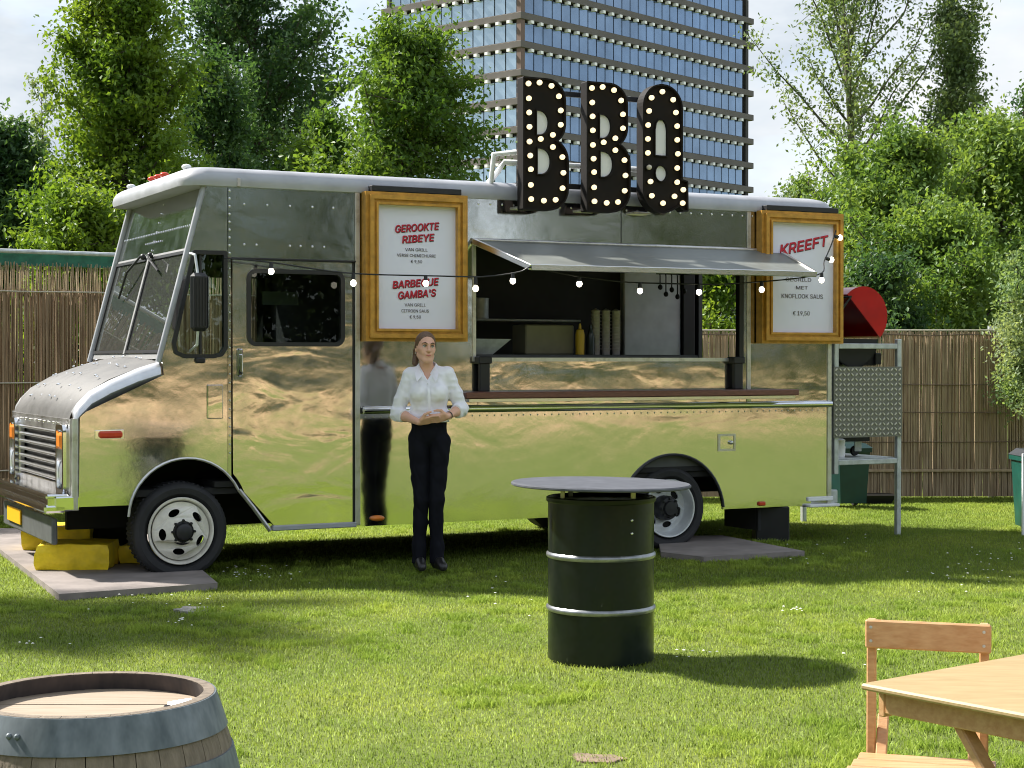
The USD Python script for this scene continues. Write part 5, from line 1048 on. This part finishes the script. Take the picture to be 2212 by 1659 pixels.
# hair, drawn back into a tail
fh = Field(HC - .2, HC + .2, .005)
fh.ell(hp(0, .022, .037), np.array((.079, .099, .090)) * HS, .02, HR)
pl_n = HR @ np.array([0, .868, .496])
def cut(P): return (P - HC) @ pl_n / 1.0 + .006 * HS
Pg = fh.grid(fh.lo, fh.lo + fh.h * (fh.n - 1))[1]
lim = -(cut(Pg)) - .004; low = -((Pg - hp(0, 0, -.06)) @ HR[:, 2]) - .0
hk = .010; a_, b_ = fh.D, lim.astype(np.float32); fh.D = np.maximum(np.maximum(a_, b_) + np.maximum(hk - np.abs(a_ - b_), 0) ** 2 / (4 * hk), low.astype(np.float32))
fh.cone(hp(0, .105, .020), hp(-.030, .125, -.03), .026, .030, .02); fh.cone(hp(-.030, .125, -.03), hp(-.050, .105, -.12), .030, .022, .02)
fh.cone(hp(-.072, .015, .02), hp(-.070, .055, -.05), .008, .012, .015)
fh.D += (.004 * (meshkit.noise(Pg * np.array([150, 150, 22])) - .5)).astype(np.float32)
obj('hair', fh.mesh(), HAIR, wm, smooth=True)
# shirt
fs = Field((-.34, -.20, .98), (.34, .17, 1.52), .0055)
torso(fs, .010)
for s in (-1, 1): fs.cone((.11 * s + .004, .0, 1.10), (.085 * s + .006, .0, 1.03), .035, .040, .05)
fa = Field((-.34, -.20, .98), (.34, .17, 1.52), .0055)
for S_, E_, Wr in ((SHL, EL, WL), (SHR_, ER, WR)):
    C_ = E_ * .74 + Wr * .26; fa.cone(S_, S_ * .4 + E_ * .6, .045, .044, .03); fa.cone(S_ * .4 + E_ * .6, E_, .044, .047, .03); fa.cone(E_, C_, .047, .042, .02)
    d = (Wr - E_) / np.linalg.norm(Wr - E_); fa.cone(C_ - d * .022, C_ + d * .022, .047, .047, .008)
Pg = fs.grid(fs.lo, fs.lo + fs.h * (fs.n - 1))[1]; X, Y, Z = Pg[..., 0], Pg[..., 1], Pg[..., 2]
fold = .5 - np.abs(meshkit.noise(Pg * [13, 13, 24] + 3) - .5) * 2; fold2 = meshkit.noise(np.stack([X * 30 + Z * 20, Y * 26, Z * 16 - X * 14], -1), 4) - .5
waist = np.clip((1.20 - Z) / .14, 0, 1); arm_ = np.clip((np.abs(X) - .13) / .06, 0, 1)
dent = (-(.003 + .012 * waist + .005 * arm_) * fold - .007 * fold2).astype(np.float32); fs.D += dent; fa.D += dent
# sleeve ends open just past the elbow, hem tucked in, open V at the neck
for E_, Wr in ((EL, WL), (ER, WR)):
    d = (Wr - E_) / np.linalg.norm(Wr - E_); e = (Pg - (E_ * .74 + Wr * .26 + d * .024)) @ d; near = np.sign(X) == np.sign(E_[0])
    fa.D = np.where(near, np.maximum(fa.D, e), fa.D).astype(np.float32)
kk = .018; hh = np.maximum(kk - np.abs(fs.D - fa.D), 0); fs.D = (np.minimum(fs.D, fa.D) - hh * hh / (4 * kk)).astype(np.float32)
fs.D = np.maximum(fs.D, (1.055 - Z)).astype(np.float32)
vneck = np.maximum(np.abs(X + .004) - np.clip((Z - 1.355) * .62, 0, .055), np.maximum(1.355 - Z, Y + .01)); fs.D = np.maximum(fs.D, -vneck).astype(np.float32)
neck = np.hypot(X + .008, (Y - .018) * .95) - .062; fs.D = np.where(Z > 1.44, np.maximum(fs.D, -neck), fs.D).astype(np.float32)
shirt = obj('shirt', fs.mesh(), SHIRT, wm, smooth=True)
def strip(a, b, th=.004):
    a, b = np.array(a), np.array(b); n_ = len(a); V = np.vstack([a, b]); F = []
    for i in range(n_ - 1): F += [(i, i + 1, n_ + i + 1), (i, n_ + i + 1, n_ + i)]
    m = trimesh.Trimesh(V, np.array(F), process=False); vn = m.vertex_normals; V2 = np.vstack([V + vn * th / 2, V - vn * th / 2]); k = 2 * n_; G_ = [tuple(f) for f in F] + [tuple(x + k for x in f[::-1]) for f in F]
    loop = list(range(n_)) + list(range(2 * n_ - 1, n_ - 1, -1))
    for i in range(len(loop)): p, q = loop[i], loop[(i + 1) % len(loop)]; G_ += [(q, p, p + k), (q, p + k, q + k)]
    return trimesh.Trimesh(V2, np.array(G_), process=False)
for s in (-1, 1):
    inner, mid_, outer = [], [], []
    for u in np.linspace(0, 1, 14):          # from the nape round to the collar point
        a = u * 2.75; c_, r0 = np.array([-.008, .016]), .059; dr_ = np.array([s * math.sin(a), math.cos(a)]); dip = max(0, u - .45) / .55; z = 1.492 - .030 * u - .062 * dip ** 2
        inner.append((*(c_ + dr_ * r0), z)); sp_ = max(0, u - .70) / .30
        outer.append((*(c_ + dr_ * (.088 + .010 * sp_) + np.array([s * .030 * sp_, -.030 * sp_ - .02 * dip])), z - .034 - .022 * sp_))
    obj('collar', strip(inner, outer, .005), SHIRT, shirt, smooth=60)
obj('placket', strip([(-.004, -.078, 1.352), (-.002, -.112, 1.30), (0, -.125, 1.255), (.001, -.114, 1.19), (.002, -.104, 1.10)], [(.016, -.078, 1.352), (.018, -.111, 1.30), (.020, -.123, 1.255), (.021, -.113, 1.19), (.022, -.103, 1.10)], .005), SHIRT, shirt, smooth=60)
for z in (1.33, 1.27, 1.20, 1.13): obj('button', ball((.002, -.112 if z > 1.2 else -.096, z), .0045, 1), WHITE_PL, shirt, smooth=True)
# trousers, belt, shoes
ft = Field((-.21, -.14, .0), (.22, .16, 1.10), .006)
ft.ell((.010, .012, .985), (.128, .100, .115), .04); ft.ell((.008, .012, 1.05), (.128, .096, .05), .03); legs(ft, .004, .014)
for A_, K_ in ((AL, KL), (AR, KR)): ft.cone(A_ * .8 + K_ * .2, A_ + [0, 0, -.03], .046, .054, .02)
Pg = ft.grid(ft.lo, ft.lo + ft.h * (ft.n - 1))[1]; ft.D += (-.009 * (meshkit.noise(Pg * [16, 16, 9], 3) - .5) - .012 * (np.abs(meshkit.noise(np.stack([Pg[..., 0] * 22 + Pg[..., 2] * 9, Pg[..., 1] * 16, Pg[..., 2] * 6], -1), 5) - .5) * 2 - .4)).astype(np.float32) * np.clip(np.abs(Pg[..., 0]) / .05, 0, 1).astype(np.float32)
ft.D = np.maximum(np.maximum(ft.D, Pg[..., 2] - 1.074), .045 - Pg[..., 2]).astype(np.float32)
tr_ = obj('trousers', ft.mesh(), TROUSER, wm, smooth=True)
obj('buckle', cbox(-.012, .012, -.108, -.098, 1.046, 1.066, .003), mat('buckle_brass', (.35, .25, .10), .35, .8), tr_)
for k, (A_, T_) in enumerate(((AL, TOEL), (AR, TOER))):
    fz = Field((-.16, -.22, .0), (.20, .10, .14), .0055); fz.cone(A_ + [0, .012, -.035], A_ + [0, 0, .0], .038, .040, .02); fz.cone(A_ + [0, .0, -.045], T_ + [0, 0, 0], .036, .030, .03); fz.cone(A_ * .5 + T_ * .5 + [0, 0, .0], T_ + [0, -.02, -.004], .036, .026, .02)
    zz = fz.grid(fz.lo, fz.lo + fz.h * (fz.n - 1))[1][..., 2]; fz.D = np.maximum(fz.D, .006 - zz).astype(np.float32); obj('shoe', fz.mesh(), SHOE, wm, smooth=True)
obj('wrist_band', lathe([(.028, -.006), (.030, 0), (.028, .006)], 18).apply_transform(trimesh.geometry.align_vectors([0, 0, 1], (WR - ER) / np.linalg.norm(WR - ER))).apply_translation(ER * .12 + WR * .88), SHOE, wm, smooth=50)
